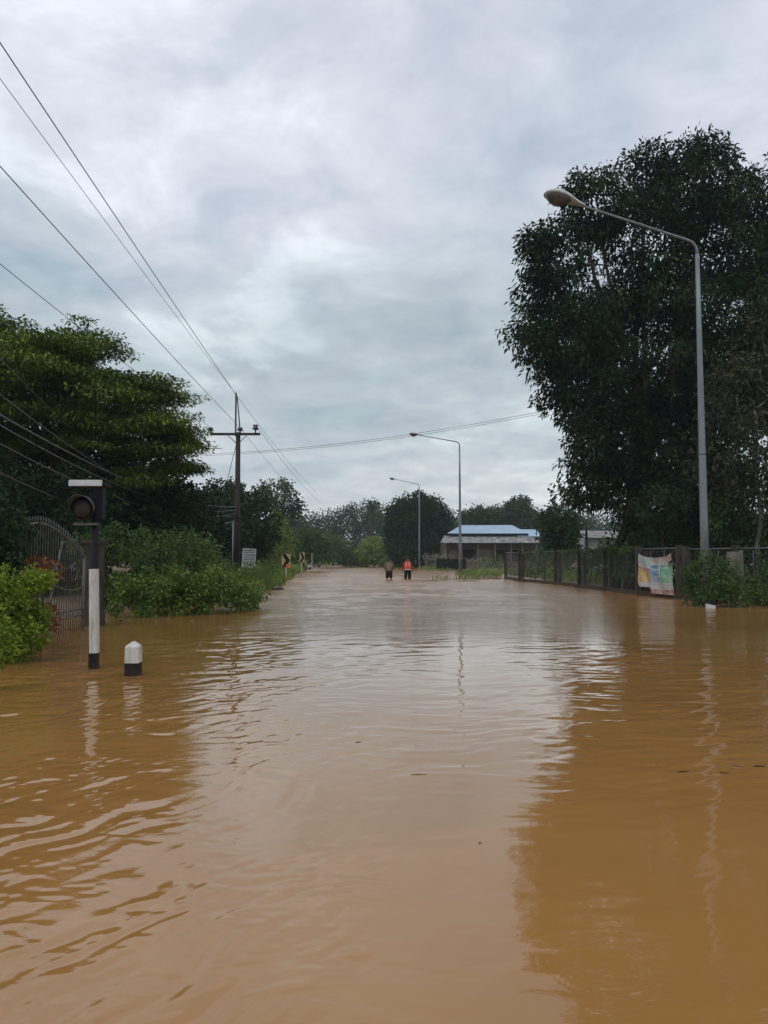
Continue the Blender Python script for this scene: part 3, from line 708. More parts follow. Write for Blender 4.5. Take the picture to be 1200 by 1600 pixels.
# ------------------------------------------------------------------ signs
sg = gnd(389, 37); e = empty('notice_board', (sg.x, sg.y, 0), 'white notice board with faded lettering beside the power pole', 'sign')
tlz, blz = at(389, 857, 37).z, at(389, 887, 37).z; wS = 21 * 37 / 1200
rot = Matrix.Rotation(R(3), 3, 'Y')
MB().box((sg.x, 37, (tlz + blz) / 2), (wS, .03, tlz - blz), rot).build('board', M['signwhite'], e)
for sx in (-.24, .24): MB().tube([(sg.x + sx, 37.03, -.2), (sg.x + sx, 37.03, tlz - .1)], .022, 6).build('leg', M['iron'], e)
rr_ = random.Random(4)
for k, (zf, hgt, ind) in enumerate(((.90, .075, .06), (.79, .06, .10), (.655, .075, .12), (.53, .05, .08), (.42, .065, .10), (.30, .05, .08), (.17, .08, .10))):
    mb = MB(); z = blz + (tlz - blz) * zf; x = sg.x - wS / 2 + ind * wS + .02
    while x < sg.x + wS / 2 - ind * wS:
        ww = rr_.uniform(.018, .05); hh = hgt * rr_.uniform(.55, 1)
        mb.box((x + ww / 2 + .045 * (zf - .5), 37 - .019, z), (ww * .75, .006, hh), rot); x += ww
    mb.build('line_of_lettering', M['ink'], e)
def chevron(px, Y_, label, faded=False, rz=0):
    b_ = gnd(px, Y_); e = empty('chevron_sign', (b_.x, b_.y, 0), label, 'road sign', 'chevron signs at the bend', rz)
    zc_ = 1.25 if not faded else 1.45; W_, H_ = .54, .84
    MB().tube([(0, .04, -.4), (0, .04, zc_ + .3)], .04, 6).build('post', M['white'], e, False)
    MB().box((0, 0, zc_), (W_, .025, H_)).build('board', M['yellow'], e, False)
    mb = MB(); y = -.0165; t = .20
    mb.poly([(-.27, y, zc_ + .40), (-.02, y, zc_ + .40), (.24, y, zc_), (-.02, y, zc_ - .40), (-.27, y, zc_ - .40), (-.02, y, zc_)], (0, .004, 0)); mb.build('chevron_mark', M['black'], e, False)
    return e
c1 = chevron(447, 47, 'nearest black and yellow chevron sign, orange at the bottom')
MB().box((.14, -.017, 1.25 - .32), (.30, .006, .20)).build('orange_patch', M['orange'], c1, False)
chevron(472, 62, 'second black and yellow chevron sign, paler and taller', True, R(48))
chevron(488, 78, 'farthest chevron sign seen nearly edge on', True, R(80))
bb = hit(483, 890); e = empty('kerb_post', (bb.x, bb.y, 0), 'tiny white and black kerb post at the bend beyond the chevron signs', 'bollard')
mb = MB(); mb.box((bb.x, bb.y, .42), (.34, .3, .30), None, .8); mb.build('post', M['white'], e)
MB().box((bb.x + .05, bb.y, .04), (.36, .32, .46)).build('black_foot', M['black'], e)
# debris by the bank
for i, (px, Yd, sz, lb) in enumerate(((428, 34.5, .30, 'pale rubble lump on the sandy edge of the bank'), (436, 33.8, .22, 'smaller brown lump half sunk at the edge of the bank'))):
    b_ = gnd(px, Yd, .02); bm = bmesh.new(); bmesh.ops.create_icosphere(bm, subdivisions=3, radius=sz)
    for v_ in bm.verts: v_.co *= 1 + .35 * float(perlin(np.array([v_.co.x * 4 + i * 5]), np.array([v_.co.y * 4 + v_.co.z * 5]), 8)[0]); v_.co.z *= .5
    me = bpy.data.meshes.new('rubble'); bm.to_mesh(me); bm.free(); o = link('rubble', me, M['concrete'] if i == 0 else M['bark'], None, False); o.location = b_; tag(o, lb, 'rubble')

# ------------------------------------------------------------------ houses
def corrug(mb, A_, B_, C_, D_, n, amp, th=.03):
    """corrugated sheet A-B along eave, D-C along ridge"""
    A_, B_, C_, D_ = map(Vector, (A_, B_, C_, D_)); up = (B_ - A_).cross(D_ - A_).normalized(); up = up if up.z > 0 else -up
    n0 = len(mb.v); k = n * 4
    for i in range(k + 1):
        t = i / k; o_ = up * amp * math.sin(2 * math.pi * i / 4)
        mb.v += [A_.lerp(B_, t) + o_, D_.lerp(C_, t) + o_, A_.lerp(B_, t) + o_ - up * th, D_.lerp(C_, t) + o_ - up * th]
    for i in range(k):
        a = n0 + i * 4; b_ = a + 4
        for q in ((a, b_, b_ + 1, a + 1), (a + 2, a + 3, b_ + 3, b_ + 2), (a, a + 2, b_ + 2, b_)): mb.f.append(q); mb.sm.append(False)
HY = 95.
def hx(px): return at(px, 872, HY).x
def hz(py, Y_=HY): return at(600, py, Y_).z
hb = Vector((hx(765), HY + 4, .2))
e = empty('wooden_house', hb, 'long low brown wooden house with blue and grey roofs', 'house')
zE = hz(848); zR = hz(836)
xl, xr = hx(688), hx(846)
MB().box(((xl + xr) / 2 + .2, HY + 5.5, zE / 2 - .1), (xr - xl - 1.0, 7, zE + .2)).build('wall', M['wood'], e)
mb = MB(); corrug(mb, (xl, HY, zE), (xr, HY, zE), (xr - .3, HY + 4.2, zR + .05), (xl + .8, HY + 4.2, zR + .05), 46, .045); mb.build('veranda_roof', M['roofgrey'], e)
zB1 = hz(833.5, 99); zB2 = hz(820.5, 103)
mb = MB(); corrug(mb, (at(694, 0, 99).x, 98.4, zB1), (at(815, 0, 99).x, 98.4, zB1), (at(792, 0, 103).x, 103, zB2), (at(716, 0, 103).x, 103, zB2), 30, .02)
rf = mb.build('roof', M['roofblue'], e)
mb = MB(); rX0, rX1 = at(694, 0, 99).x, at(815, 0, 99).x
mb.poly([(rX0, 98.45, zB1 - .03), (rX1, 98.45, zB1 - .03), (rX1, 98.45, zB1 - .30), (rX0, 98.45, zB1 - .30)], (0, .05, 0)); mb.build('fascia', M['navy'], rf)
mb = MB(); corrug(mb, (rX0, 108, zB1), (rX1, 108, zB1), (at(792, 0, 103).x, 103.05, zB2), (at(716, 0, 103).x, 103.05, zB2), 30, .02)
mb.poly([(rX1, 98.45, zB1), (rX1, 108, zB1), (at(792, 0, 103).x, 103.03, zB2)], (0, 0, -.03)); mb.build('rear_roof', M['roofblue'], rf)
zC1, zC2 = hz(838, 98), hz(827, 101)
mb = MB(); corrug(mb, (at(800, 0, 98).x, 98.2, zC1), (at(872, 0, 98).x, 98.2, zC1), (at(872, 0, 101).x, 101.5, zC2), (at(806, 0, 101).x, 101.5, zC2), 16, .02); mb.build('side_roof', M['roofblue'], e)
for px in (697, 722, 748, 775, 800, 818, 840): MB().box((hx(px), HY + .6, zE / 2 - .05), (.16, .16, zE)).build('veranda_post', M['woodpale'], e)
for px0, px1, z0, z1, mm, nm in ((705, 716, .2, 2.4, 'woodpale', 'shutter'), (726, 744, .1, 2.5, 'dark', 'door'), (752, 770, .9, 2.5, 'woodpale', 'shutter'), (778, 795, .9, 2.4, 'dark', 'window'), (805, 814, .9, 2.4, 'dark', 'window'), (822, 836, .1, 2.4, 'dark', 'door')):
    MB().box(((hx(px0) + hx(px1)) / 2, HY + 1.96, (z0 + z1) / 2), (hx(px1) - hx(px0), .10, z1 - z0)).build(nm, M[mm], e)
MB().box(((xl + xr) / 2 + 2.5, HY + 1.0, .55), (7.5, .12, .9)).build('veranda_wall', M['woodpale'], e)
# low dark fence left of the house
b_ = gnd(705, 84); e = empty('board_fence', b_, 'low blackish board fence left of the wooden house', 'fence')
for k in range(16): MB().box((b_.x - 1.5 + k * .2, 84, .75 + .04 * math.sin(k * 2.3)), (.185, .03, 1.15)).build('board', M['dark'], e)
MB().box((b_.x, 84.04, 1.05), (3.3, .05, .09)).box((b_.x, 84.04, .4), (3.3, .05, .09)).build('rail', M['dark'], e)
# small house behind the fence
e = empty('small_house', gnd(930, 66), 'small pale walled house with grey roof partly hidden behind the right trees', 'house')
x0, x1 = at(898, 0, 66).x, at(962, 0, 66).x; zt2 = at(0, 829, 68).z; zb2 = at(0, 840, 66).z
MB().box(((x0 + x1) / 2, 68, zb2 / 2), (x1 - x0 - .6, 3.6, zb2)).build('wall', M['wallpale'], e)
mb = MB(); corrug(mb, (x0, 65.6, zb2), (x1, 65.6, zb2), (x1 - .2, 68.2, zt2), (x0 + .2, 68.2, zt2), 16, .03); corrug(mb, (x0, 70.8, zb2), (x1, 70.8, zb2), (x1 - .2, 68.25, zt2), (x0 + .2, 68.25, zt2), 16, .03); mb.build('roof', M['roofgrey'], e)
MB().box((x0 + 1.3, 66.16, 1.5), (.9, .08, 1.0)).build('window', M['dark'], e); MB().box((x0 + 2.5, 66.16, 1.1), (.8, .08, 1.9)).build('door', M['wood'], e)

# ------------------------------------------------------------------ people
def person(loc, label, s, pose, parts):
    e = empty('person', loc, label, 'person')
    J = pose['joints']; Rd = pose['rad']; Ed = pose['edges']
    bm = bmesh.new(); sk = bm.verts.layers.skin.verify(); vv = {}
    for k, p_ in J.items():
        v_ = bm.verts.new(Vector(p_) * s); v_[sk].radius = (Rd[k] * s, Rd[k] * s * .9) if not isinstance(Rd[k], tuple) else (Rd[k][0] * s, Rd[k][1] * s); v_[sk].use_root = (k == 'pelvis'); vv[k] = v_
    for a, b_ in Ed: bm.edges.new((vv[a], vv[b_]))
    me = bpy.data.meshes.new('body'); bm.to_mesh(me); bm.free()
    o = link('body', me, M['skin'], e, False); o.modifiers.new('skin', 'SKIN'); ss = o.modifiers.new('sub', 'SUBSURF'); ss.levels = 1; ss.render_levels = 2
    for nm, ed, rk, mm in parts:
        bm = bmesh.new(); sk = bm.verts.layers.skin.verify(); vv = {}
        for i, k in enumerate(rk):
            r_ = rk[k]; p_ = J[k] if k in J else pose['extra'][k]; v_ = bm.verts.new(Vector(p_) * s); v_[sk].radius = (r_[0] * s, r_[1] * s); v_[sk].use_root = (i == 0); vv[k] = v_
        for a, b_ in ed: bm.edges.new((vv[a], vv[b_]))
        me = bpy.data.meshes.new(nm); bm.to_mesh(me); bm.free()
        c_ = link(nm, me, M[mm], e, False); c_.modifiers.new('skin', 'SKIN'); ss = c_.modifiers.new('sub', 'SUBSURF'); ss.levels = 1; ss.render_levels = 2
    # hair cap
    hd = Vector(J['head']) * s; bm = bmesh.new(); bmesh.ops.create_uvsphere(bm, u_segments=16, v_segments=12, radius=.115 * s)
    for v_ in bm.verts:
        v_.co.z *= 1.08
    bmesh.ops.delete(bm, geom=[v_ for v_ in bm.verts if v_.co.z < -.055 * s or (v_.co.y > .03 * s and v_.co.z < .035 * s)], context='VERTS')
    me = bpy.data.meshes.new('hair'); bm.to_mesh(me); bm.free(); me.transform(Matrix.Translation(hd + Vector((0, 0, .035 * s)))); o = link('hair', me, M['hair'], e, False)
    me.polygons.foreach_set('use_smooth', [True] * len(me.polygons)); q = o.modifiers.new('t', 'SOLIDIFY'); q.thickness = .012
    # face details (they look away from the camera, along +Y)
    mb = MB(); mb.tube([hd + Vector((0, .085, .0)) * s, hd + Vector((0, .125, -.02)) * s], [.012 * s, .016 * s], 6); 
    for sx in (-1, 1): mb.tube([hd + Vector((sx * .092, -.01, .03)) * s, hd + Vector((sx * .10, -.012, -.025)) * s], [.016 * s, .012 * s], 6)
    mb.build('nose_and_ears', M['skin'], e, False)
    return e
def pose(stride, lean, arm, elbow):
    J = dict(pelvis=(0, 0, .95), belly=(0, lean * .3, 1.12), chest=(0, lean * .8, 1.32), neckb=(0, lean, 1.46), neck=(0, lean * 1.05, 1.52), head=(0, lean * 1.2 + .01, 1.63), crown=(0, lean * 1.2, 1.70))
    rad = dict(pelvis=(.155, .105), belly=(.135, .095), chest=(.165, .11), neckb=(.085, .07), neck=.052, head=(.078, .092), crown=(.06, .07))
    ed = [('pelvis', 'belly'), ('belly', 'chest'), ('chest', 'neckb'), ('neckb', 'neck'), ('neck', 'head'), ('head', 'crown')]
    for n_, sx in (('l', -1), ('r', 1)):
        J['hip' + n_] = (sx * .10, 0, .90); J['knee' + n_] = (sx * .12, stride * sx * .5 + .04, .50); J['ank' + n_] = (sx * .13, stride * sx, .09); J['toe' + n_] = (sx * .15, stride * sx + .17, .04)
        rad.update({'hip' + n_: .09, 'knee' + n_: .058, 'ank' + n_: .04, 'toe' + n_: .035}); ed += [('pelvis', 'hip' + n_), ('hip' + n_, 'knee' + n_), ('knee' + n_, 'ank' + n_), ('ank' + n_, 'toe' + n_)]
        J['sho' + n_] = (sx * .185, lean, 1.41); J['elb' + n_] = (sx * elbow[0], lean + elbow[1], elbow[2]); J['wr' + n_] = (sx * arm[0], lean + arm[1], arm[2])
        rad.update({'sho' + n_: .06, 'elb' + n_: .042, 'wr' + n_: .028}); ed += [('chest', 'sho' + n_), ('sho' + n_, 'elb' + n_), ('elb' + n_, 'wr' + n_)]
        w_ = Vector(J['wr' + n_]); d_ = (w_ - Vector(J['elb' + n_])).normalized(); J['palm' + n_] = tuple(w_ + d_ * .06); rad['palm' + n_] = (.036, .02); ed.append(('wr' + n_, 'palm' + n_))
        side = Vector((0, 1, 0)) if abs(d_.y) < .7 else Vector((1, 0, 0))
        for k in range(4):
            f1 = w_ + d_ * .11 + side * (k - 1.5) * .022; f2 = f1 + d_ * (.06 - .008 * abs(k - 1.2)) + Vector((-sx * .015, 0, 0))
            J[f'f{n_}{k}a'] = tuple(f1); J[f'f{n_}{k}b'] = tuple(f2); rad[f'f{n_}{k}a'] = .0095; rad[f'f{n_}{k}b'] = .008
            ed += [('palm' + n_, f'f{n_}{k}a'), (f'f{n_}{k}a', f'f{n_}{k}b')]
        th = w_ + d_ * .05 + side * .05; J[f't{n_}'] = tuple(th); rad[f't{n_}'] = .010; ed.append(('palm' + n_, f't{n_}'))
    return dict(joints=J, rad=rad, edges=ed, extra=dict(skl=(-.10, .0, .52), skr=(.10, .0, .52), hem=(0, 0, .84), col=(0, lean, 1.45)))
LE = [('pelvis', 'hipl'), ('hipl', 'kneel'), ('pelvis', 'hipr'), ('hipr', 'kneer'), ('kneel', 'ankl'), ('kneer', 'ankr')]
ps = pose(.10, .04, (.30, .10, .84), (.27, -.02, 1.12))
vest = [('hem', 'belly'), ('belly', 'chest'), ('chest', 'col'), ('chest', 'shol'), ('chest', 'shor')]
p2 = hit(637, 905)
person((p2.x, p2.y, -.38), 'person in bright orange life vest and dark trousers wading away, right of the two', 1.08, ps,
       [('trousers', LE, dict(pelvis=(.175, .125), hipl=(.13, .13), hipr=(.13, .13), kneel=(.105, .10), kneer=(.105, .10), ankl=(.06, .06), ankr=(.06, .06)), 'navycloth'),
        ('life_vest', vest[:3], dict(hem=(.235, .18), belly=(.24, .18), chest=(.25, .19), col=(.13, .10)), 'orangevest'),
        ('shirt', [('chest', 'shol'), ('shol', 'elbl'), ('chest', 'shor'), ('shor', 'elbr')], dict(chest=(.15, .12), shol=(.082, .08), elbl=(.062, .06), shor=(.082, .08), elbr=(.062, .06)), 'redcloth')])
e = [o for o in C.objects if o.name.startswith('person')][-1]
mb = MB()
for sx in (-.1, .1): mb.box((sx, -.185, 1.38), (.05, .02, .34))
mb.box((0, -.19, 1.02), (.42, .02, .06)); mb.build('reflective_strip', M['vestpale'], e, False)
p1 = hit(608, 906)
ps = pose(.08, .10, (.20, .22, 1.02), (.27, .02, 1.13))
person((p1.x, p1.y, -.42), 'person in tan shirt and dark maroon shorts wading, left of the two', 1.02, ps,
       [('shorts', LE[:4], dict(pelvis=(.21, .15), hipl=(.145, .14), hipr=(.145, .14), kneel=(.12, .11), kneer=(.12, .11)), 'browncloth'),
        ('shirt', vest + [('shol', 'elbl'), ('shor', 'elbr')], dict(hem=(.205, .15), belly=(.20, .15), chest=(.215, .16), col=(.10, .08), shol=(.085, .085), elbl=(.066, .066), shor=(.085, .085), elbr=(.066, .066)), 'tancloth')])

# ------------------------------------------------------------------ trees
TB = Vector((gnd(988, 33).x, 33, -.1))
big = [E(1085, 292, 34, 62, 66, 2.6), E(1150, 370, 33, 90, 86, 3.2), E(1010, 272, 33, 44, 40, 1.8), E(925, 322, 32, 48, 44, 1.9), E(1000, 400, 34, 110, 100, 3.6),
       E(866, 405, 31.5, 44, 50, 1.8), E(850, 460, 31.5, 40, 40, 1.6), E(838, 388, 31.5, 24, 28, 1.1), E(900, 300, 32, 26, 22, 1.1), E(885, 520, 32, 72, 66, 2.6), E(835, 545, 31, 34, 34, 1.4), E(1000, 560, 34, 140, 120, 4.2), E(905, 610, 32, 62, 56, 2.4), E(1130, 520, 33, 110, 100, 4),
       E(930, 690, 32, 52, 60, 2.3), E(1020, 700, 34, 100, 92, 3.4), E(915, 762, 32, 34, 24, 1.6), E(1010, 775, 32.5, 72, 58, 2.4), E(1090, 830, 33, 80, 50, 2.2), E(1205, 312, 33, 66, 62, 2.6), E(1250, 450, 33, 80, 110, 3.4),
       E(1090, 640, 34, 84, 84, 3), E(1100, 760, 33, 60, 50, 2.4), E(1210, 610, 36, 60, 60, 2.6), E(1100, 243, 33, 28, 20, 1.4)]
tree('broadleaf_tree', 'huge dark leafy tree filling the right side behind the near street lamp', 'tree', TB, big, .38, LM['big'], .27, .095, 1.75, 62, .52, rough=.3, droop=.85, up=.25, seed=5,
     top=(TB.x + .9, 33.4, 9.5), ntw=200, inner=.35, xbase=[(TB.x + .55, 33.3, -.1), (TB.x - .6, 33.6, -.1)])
b_ = gnd(1188, 27.5)
tree('rusty_leaved_tree', 'thinner tree with rusty brown leaves and pale trunk at the right edge', 'tree', b_,
     [E(1150, 620, 28, 50, 55, 1.6), E(1215, 700, 27, 60, 60, 1.8), E(1130, 710, 28, 40, 45, 1.4), E(1240, 590, 28, 50, 60, 1.6), E(1175, 790, 28, 50, 40, 1.3), E(1190, 520, 29, 40, 44, 1.4), E(1240, 660, 27, 50, 60, 1.6)], .10, LM['brownish'], .22, .10, 1.6, 44, .5, droop=.6, seed=9,
     top=at(1180, 640, 27.5), bark='barkpale', ntw=24)
# feathery tree on the left
b_ = gnd(95, 27, .3)
rain = [E(30, 575, 26, 110, 42, 3.2), E(-40, 545, 26, 110, 50, 3), E(110, 595, 25, 85, 36, 2.6), E(205, 618, 26, 48, 26, 2.2), E(60, 650, 26, 150, 45, 3.5), E(190, 655, 26, 95, 50, 3), E(262, 680, 26.5, 45, 40, 2.2),
        E(240, 735, 27, 48, 26, 2.0), E(120, 545, 27, 42, 22, 1.8), E(-60, 640, 25, 120, 80, 3.4), E(275, 715, 27, 34, 14, 1.6)]
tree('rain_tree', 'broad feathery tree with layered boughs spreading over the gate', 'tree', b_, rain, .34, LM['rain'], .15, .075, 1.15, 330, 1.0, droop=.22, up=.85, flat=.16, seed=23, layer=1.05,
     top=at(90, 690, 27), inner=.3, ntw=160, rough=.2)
tree('shade_fill_tree', 'very dark low tree filling the shade beneath the feathery tree', 'tree', gnd(150, 31, .3), [E(0, 730, 31, 110, 80, 2.5), E(110, 740, 31, 90, 70, 2.5), E(195, 760, 31, 70, 60, 2.4), E(255, 790, 31, 50, 50, 2), E(60, 820, 30.5, 130, 50, 2)],  # added tree: near-black leaves stand in for shade under the rain tree
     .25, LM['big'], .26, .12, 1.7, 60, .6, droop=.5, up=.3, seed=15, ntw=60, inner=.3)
def simple(name, label, px, Y_, ells, lm, L, W, dens, nleaf, cr, r0=.15, z=0, **k):
    k.setdefault('inner', .3)
    return tree(name, label, k.pop('cat', 'tree'), gnd(px, Y_, z), ells, r0, LM[lm], L * 1.2, W * 1.45, dens * 1.5, int(nleaf * 1.7), cr, **k)
simple('round_crowned_tree', 'dark dense tree right behind the power pole', 365, 54, [E(345, 800, 54, 48, 44, 2.4), E(325, 805, 54.5, 44, 44, 2.2), E(370, 795, 55, 40, 38, 2), E(395, 815, 54, 42, 46, 2.4), E(360, 850, 53, 60, 40, 2.6), E(310, 840, 52, 40, 40, 2)], 'dark', .26, .13, .9, 26, .7, .25, .3, seed=21)
simple('tall_sparse_tree', 'tall sparse crowned greyish tree rising beyond the power pole', 440, 92, [E(430, 768, 92, 26, 18, 2), E(412, 775, 92, 14, 14, 1.5), E(452, 785, 92, 18, 18, 2), E(440, 812, 92, 28, 24, 2.5), E(462, 795, 92, 9, 12, 1)], 'far', .34, .18, .55, 14, .75, .25, .4, seed=22, inner=.3)
simple('young_tree', 'slender yellow green young tree between the power pole and the chevron signs', 430, 58, [E(430, 830, 58, 20, 26, 1.3), E(436, 862, 58, 20, 22, 1.3), E(420, 868, 55, 12, 18, .8)], 'grass', .22, .10, 1.3, 22, .5, .08, .3, seed=23, ntw=20)
simple('spreading_bush', 'olive spreading bush behind the chevron signs', 475, 84, [E(470, 845, 84, 26, 22, 2), E(492, 855, 84, 22, 22, 2), E(452, 862, 82, 20, 20, 2)], 'mid', .28, .14, 1.0, 20, .6, .1, .3, seed=24, cat='bush')
simple('spreading_bush', 'rounded dull green bush at the far bend, right of the chevron signs', 520, 115, [E(512, 856, 115, 20, 20, 2.5), E(532, 862, 118, 20, 18, 2.5)], 'light', .34, .17, .8, 18, .8, .1, .2, seed=25, cat='bush')
simple('round_crowned_tree', 'big ball shaped dark tree behind the farthest street lamp', 655, 110, [E(655, 822, 110, 48, 48, 4.4), E(640, 810, 109, 34, 36, 3.5), E(678, 835, 110, 32, 40, 3.5), E(622, 845, 110, 18, 36, 2), E(655, 858, 108, 44, 26, 3.5)], 'dark', .38, .15, .85, 34, .8, .3, .1, seed=26, droop=-.3, rough=.1)
simple('leafy_shrub', 'bright green shrub left of the two waders in the distance', 585, 122, [E(585, 856, 122, 24, 16, 2.5), E(562, 872, 120, 22, 12, 2.2), E(600, 872, 120, 20, 12, 2)], 'grass', .34, .17, 1.0, 20, .7, .08, .1, seed=27, cat='shrub', wood='stem', crown='foliage')
simple('leafy_shrub', 'smaller bright green shrub just above the orange vested wader', 628, 118, [E(626, 870, 118, 13, 11, 1.8), E(615, 877, 118, 12, 8, 1.8)], 'grass', .32, .16, 1.1, 20, .6, .06, .1, seed=28, cat='shrub', wood='stem', crown='foliage')
simple('tiered_tree', 'tall tiered tree above the right end of the blue roof', 812, 140, [E(812, 788, 140, 15, 10, 2.5), E(800, 802, 140, 22, 12, 3), E(822, 806, 140, 18, 12, 3), E(808, 825, 140, 34, 16, 3.5)], 'far', .42, .22, .6, 20, .9, .3, .2, seed=29)
simple('round_topped_tree', 'dull green tree just left of the tiered tree, above the blue roof', 757, 138, [E(752, 808, 138, 20, 14, 3), E(772, 812, 138, 18, 14, 3), E(735, 815, 138, 16, 12, 3)], 'far', .42, .22, .7, 20, .9, .25, .2, seed=30)
simple('bushy_tree', 'mid sized bushy tree overlapping the right end of the wooden house', 872, 58, [E(876, 812, 58, 26, 26, 2), E(886, 832, 57, 18, 22, 1.8), E(862, 835, 58, 14, 16, 1.3), E(876, 858, 57, 20, 16, 1.5)], 'dark', .26, .13, 1.1, 26, .6, .15, .1, seed=31)
# spiky palm top
e = empty('palm_tree', gnd(580, 150, .5), 'small palm with spiky crown poking above the far wood', 'palm')
MB().tube([gnd(580, 150, .5), at(581, 830, 150), at(582, 790, 150)], [.28, .22, .18], 7).build('trunk', M['bark'], e)
ce = at(582, 790, 150); P_ = []; O_ = []
for k in range(16):
    a = k * 2.4; el = R(65 - 8 * k * .9); dn = Vector((math.cos(a) * math.cos(el), math.sin(a) * math.cos(el), math.sin(el)))
    for t in np.linspace(.1, 1, 26):
        p_ = ce + dn * 2.4 * t - Vector((0, 0, 1)) * t * t * 1.1
        for sgn in (-1, 1): P_.append(tuple(p_)); sdv = dn.cross(Vector((0, 0, 1))).normalized() * sgn; O_.append(tuple(sdv + dn * .5))
leaf_mesh('crown', np.array(P_), np.array(O_), .75, .10, .3, .6, LM['far'], e, 4, .15)
# far wood, one mass
def wood(name, label, spots, lm, L, W, dens, nleaf, cr, seed):
    P, O = ell_clumps(spots, dens, seed, .4, .2); pos, out = clump_leaves(P, O, nleaf, cr, seed)
    o = leaf_mesh(name, pos, out, L, W, .1, .3, LM[lm], None, seed); return tag(o, label, None, kind='stuff')
sp = []; rr_ = random.Random(3)
prof = [(380, 812), (430, 815), (475, 805), (495, 795), (520, 794), (545, 788), (560, 782), (600, 792), (640, 800), (700, 800), (740, 806), (790, 808), (840, 808), (880, 795), (930, 800), (980, 800), (1050, 800), (1150, 800), (1300, 800)]
for x in range(-150, 1450, 21):
    tp = np.interp(x, [p_[0] for p_ in prof], [p_[1] for p_ in prof]) + rr_.uniform(-6, 10); Yw = rr_.uniform(158, 190)
    sp.append(E(x, tp + 20, Yw, rr_.uniform(16, 26), 20, 4)); sp.append(E(x + 8, tp + 48, Yw - 5, 26, 32, 5)); sp.append(E(x - 5, 868, Yw - 8, 22, 16, 4))
wood('far_wood', 'distant hazy wood across the flooded fields', sp, 'far', .6, .32, .34, 24, 1.25, 77)
# undergrowth on the left: separate shrubs
def shrub(name, label, px, Y_, ells, lm, L, W, dens, nleaf, cr, seed, z=0, group=None, **k):
    k.setdefault('inner', .3)
    return tree(name, label, k.pop('cat', 'shrub'), gnd(px, Y_, z), ells, .05 if Y_ > 15 else .014, LM[lm], L, W * 1.15, dens * 1.35, int(nleaf * 1.2), cr, seed=seed, group=group, crown='foliage', wood='stem', ntw=k.pop('ntw', 30), **k)
shrub('overgrown_shrub', 'big dark shrub behind the iron gate under the feathery tree', 60, 21, [E(40, 850, 21, 90, 80, 1.8), E(110, 870, 21.5, 60, 65, 1.6), E(-40, 830, 21, 80, 90, 1.8), E(60, 780, 23, 110, 50, 1.8)], 'big', .15, .08, 1.9, 46, .40, 41)  # shade behind the gate put into the darker leaf colour
shrub('overgrown_shrub', 'dark thicket filling the shade right of the signal', 215, 26, [E(200, 830, 26, 60, 60, 1.8), E(260, 850, 26, 50, 50, 1.8), E(150, 800, 27, 60, 60, 1.6), E(230, 790, 27.5, 60, 36, 1.6), E(300, 820, 28, 34, 44, 1.6), E(280, 790, 29, 44, 34, 1.6), E(320, 835, 29, 26, 40, 1.4)], 'big', .18, .08, 1.4, 40, .45, 42, z=.2)  # darker leaf colour again carries the shade under the boughs
shrub('flowering_shrub', 'greyish green shrub on the left edge above the lime shrub', 8, 11.9, [E(4, 822, 11.9, 38, 42, .4), E(20, 862, 11.8, 26, 36, .35), E(-30, 850, 11.9, 40, 60, .5), E(5, 910, 11.8, 36, 40, .4)], 'dark', .09, .05, 7, 40, .17, 43, z=0)
shrub('lime_shrub', 'bright lime green rounded shrub at the left edge in front of the gate', 25, 10.6, [E(20, 925, 10.6, 46, 45, .42), E(55, 925, 10.8, 27, 40, .34), E(0, 960, 10.4, 40, 46, .40), E(42, 965, 10.6, 32, 42, .32), E(-25, 940, 10.6, 40, 60, .4), E(30, 995, 10.5, 38, 34, .42), E(-5, 1005, 10.3, 36, 36, .4)], 'lime', .062, .034, 13, 52, .12, 44, z=0, rough=.28, up=.5)
shrub('red_leaved_shrub', 'red and orange leaved shrub between the lime shrub and the gate', 68, 11.6, [E(58, 884, 11.5, 15, 15, .2), E(78, 900, 11.8, 11, 13, .16), E(76, 965, 11.7, 8, 22, .14)], 'red', .085, .04, 12, 26, .12, 45, z=0)
shrub('lime_shrub', 'small lime green sprig in the lower left corner by the water', 2, 8.2, [E(-4, 975, 8.2, 18, 20, .2), E(0, 1005, 8.2, 14, 24, .18), E(-12, 1020, 8.2, 22, 24, .2)], 'lime', .06, .032, 22, 34, .09, 46, z=0)
shrub('climbing_vine', 'dark green vine heaped over the gate post', 162, 16.3, [E(170, 850, 16.6, 34, 32, .5), E(140, 855, 16.3, 24, 34, .4), E(155, 910, 16.4, 18, 50, .3), E(205, 840, 17, 26, 26, .5)], 'mid', .085, .05, 6.5, 36, .19, 47, cat='vine')
hd = []
for px, Yh, tp, bt in ((185, 18.4, 905, 962), (215, 18.4, 897, 962), (245, 18.7, 905, 962), (275, 18.9, 897, 960), (305, 19.2, 903, 958), (335, 19.6, 897, 956), (362, 20.2, 900, 952), (384, 20.8, 910, 948)):
    hd.append(E(px, (tp + bt) / 2, Yh, 22, (bt - tp) / 2 + 2, .55)); hd.append(E(px + 4, tp + 18, Yh + 1.1, 22, 22, .6))
shrub('leafy_hedge', 'low dense bright green hedge reaching into the water on the left', 280, 19.3, hd, 'hedge', .10, .065, 4.6, 36, .21, 48, cat='hedge', up=.6, rough=.12, ntw=40)
shrub('tall_weed_shrub', 'tall yellowish green shrub behind the hedge', 290, 24, [E(300, 862, 24, 36, 30, 1.0), E(262, 868, 23, 30, 34, 1.0), E(325, 885, 24, 22, 20, .9), E(225, 880, 22.5, 32, 30, .9)], 'light', .12, .06, 3.2, 34, .30, 49, z=.2)
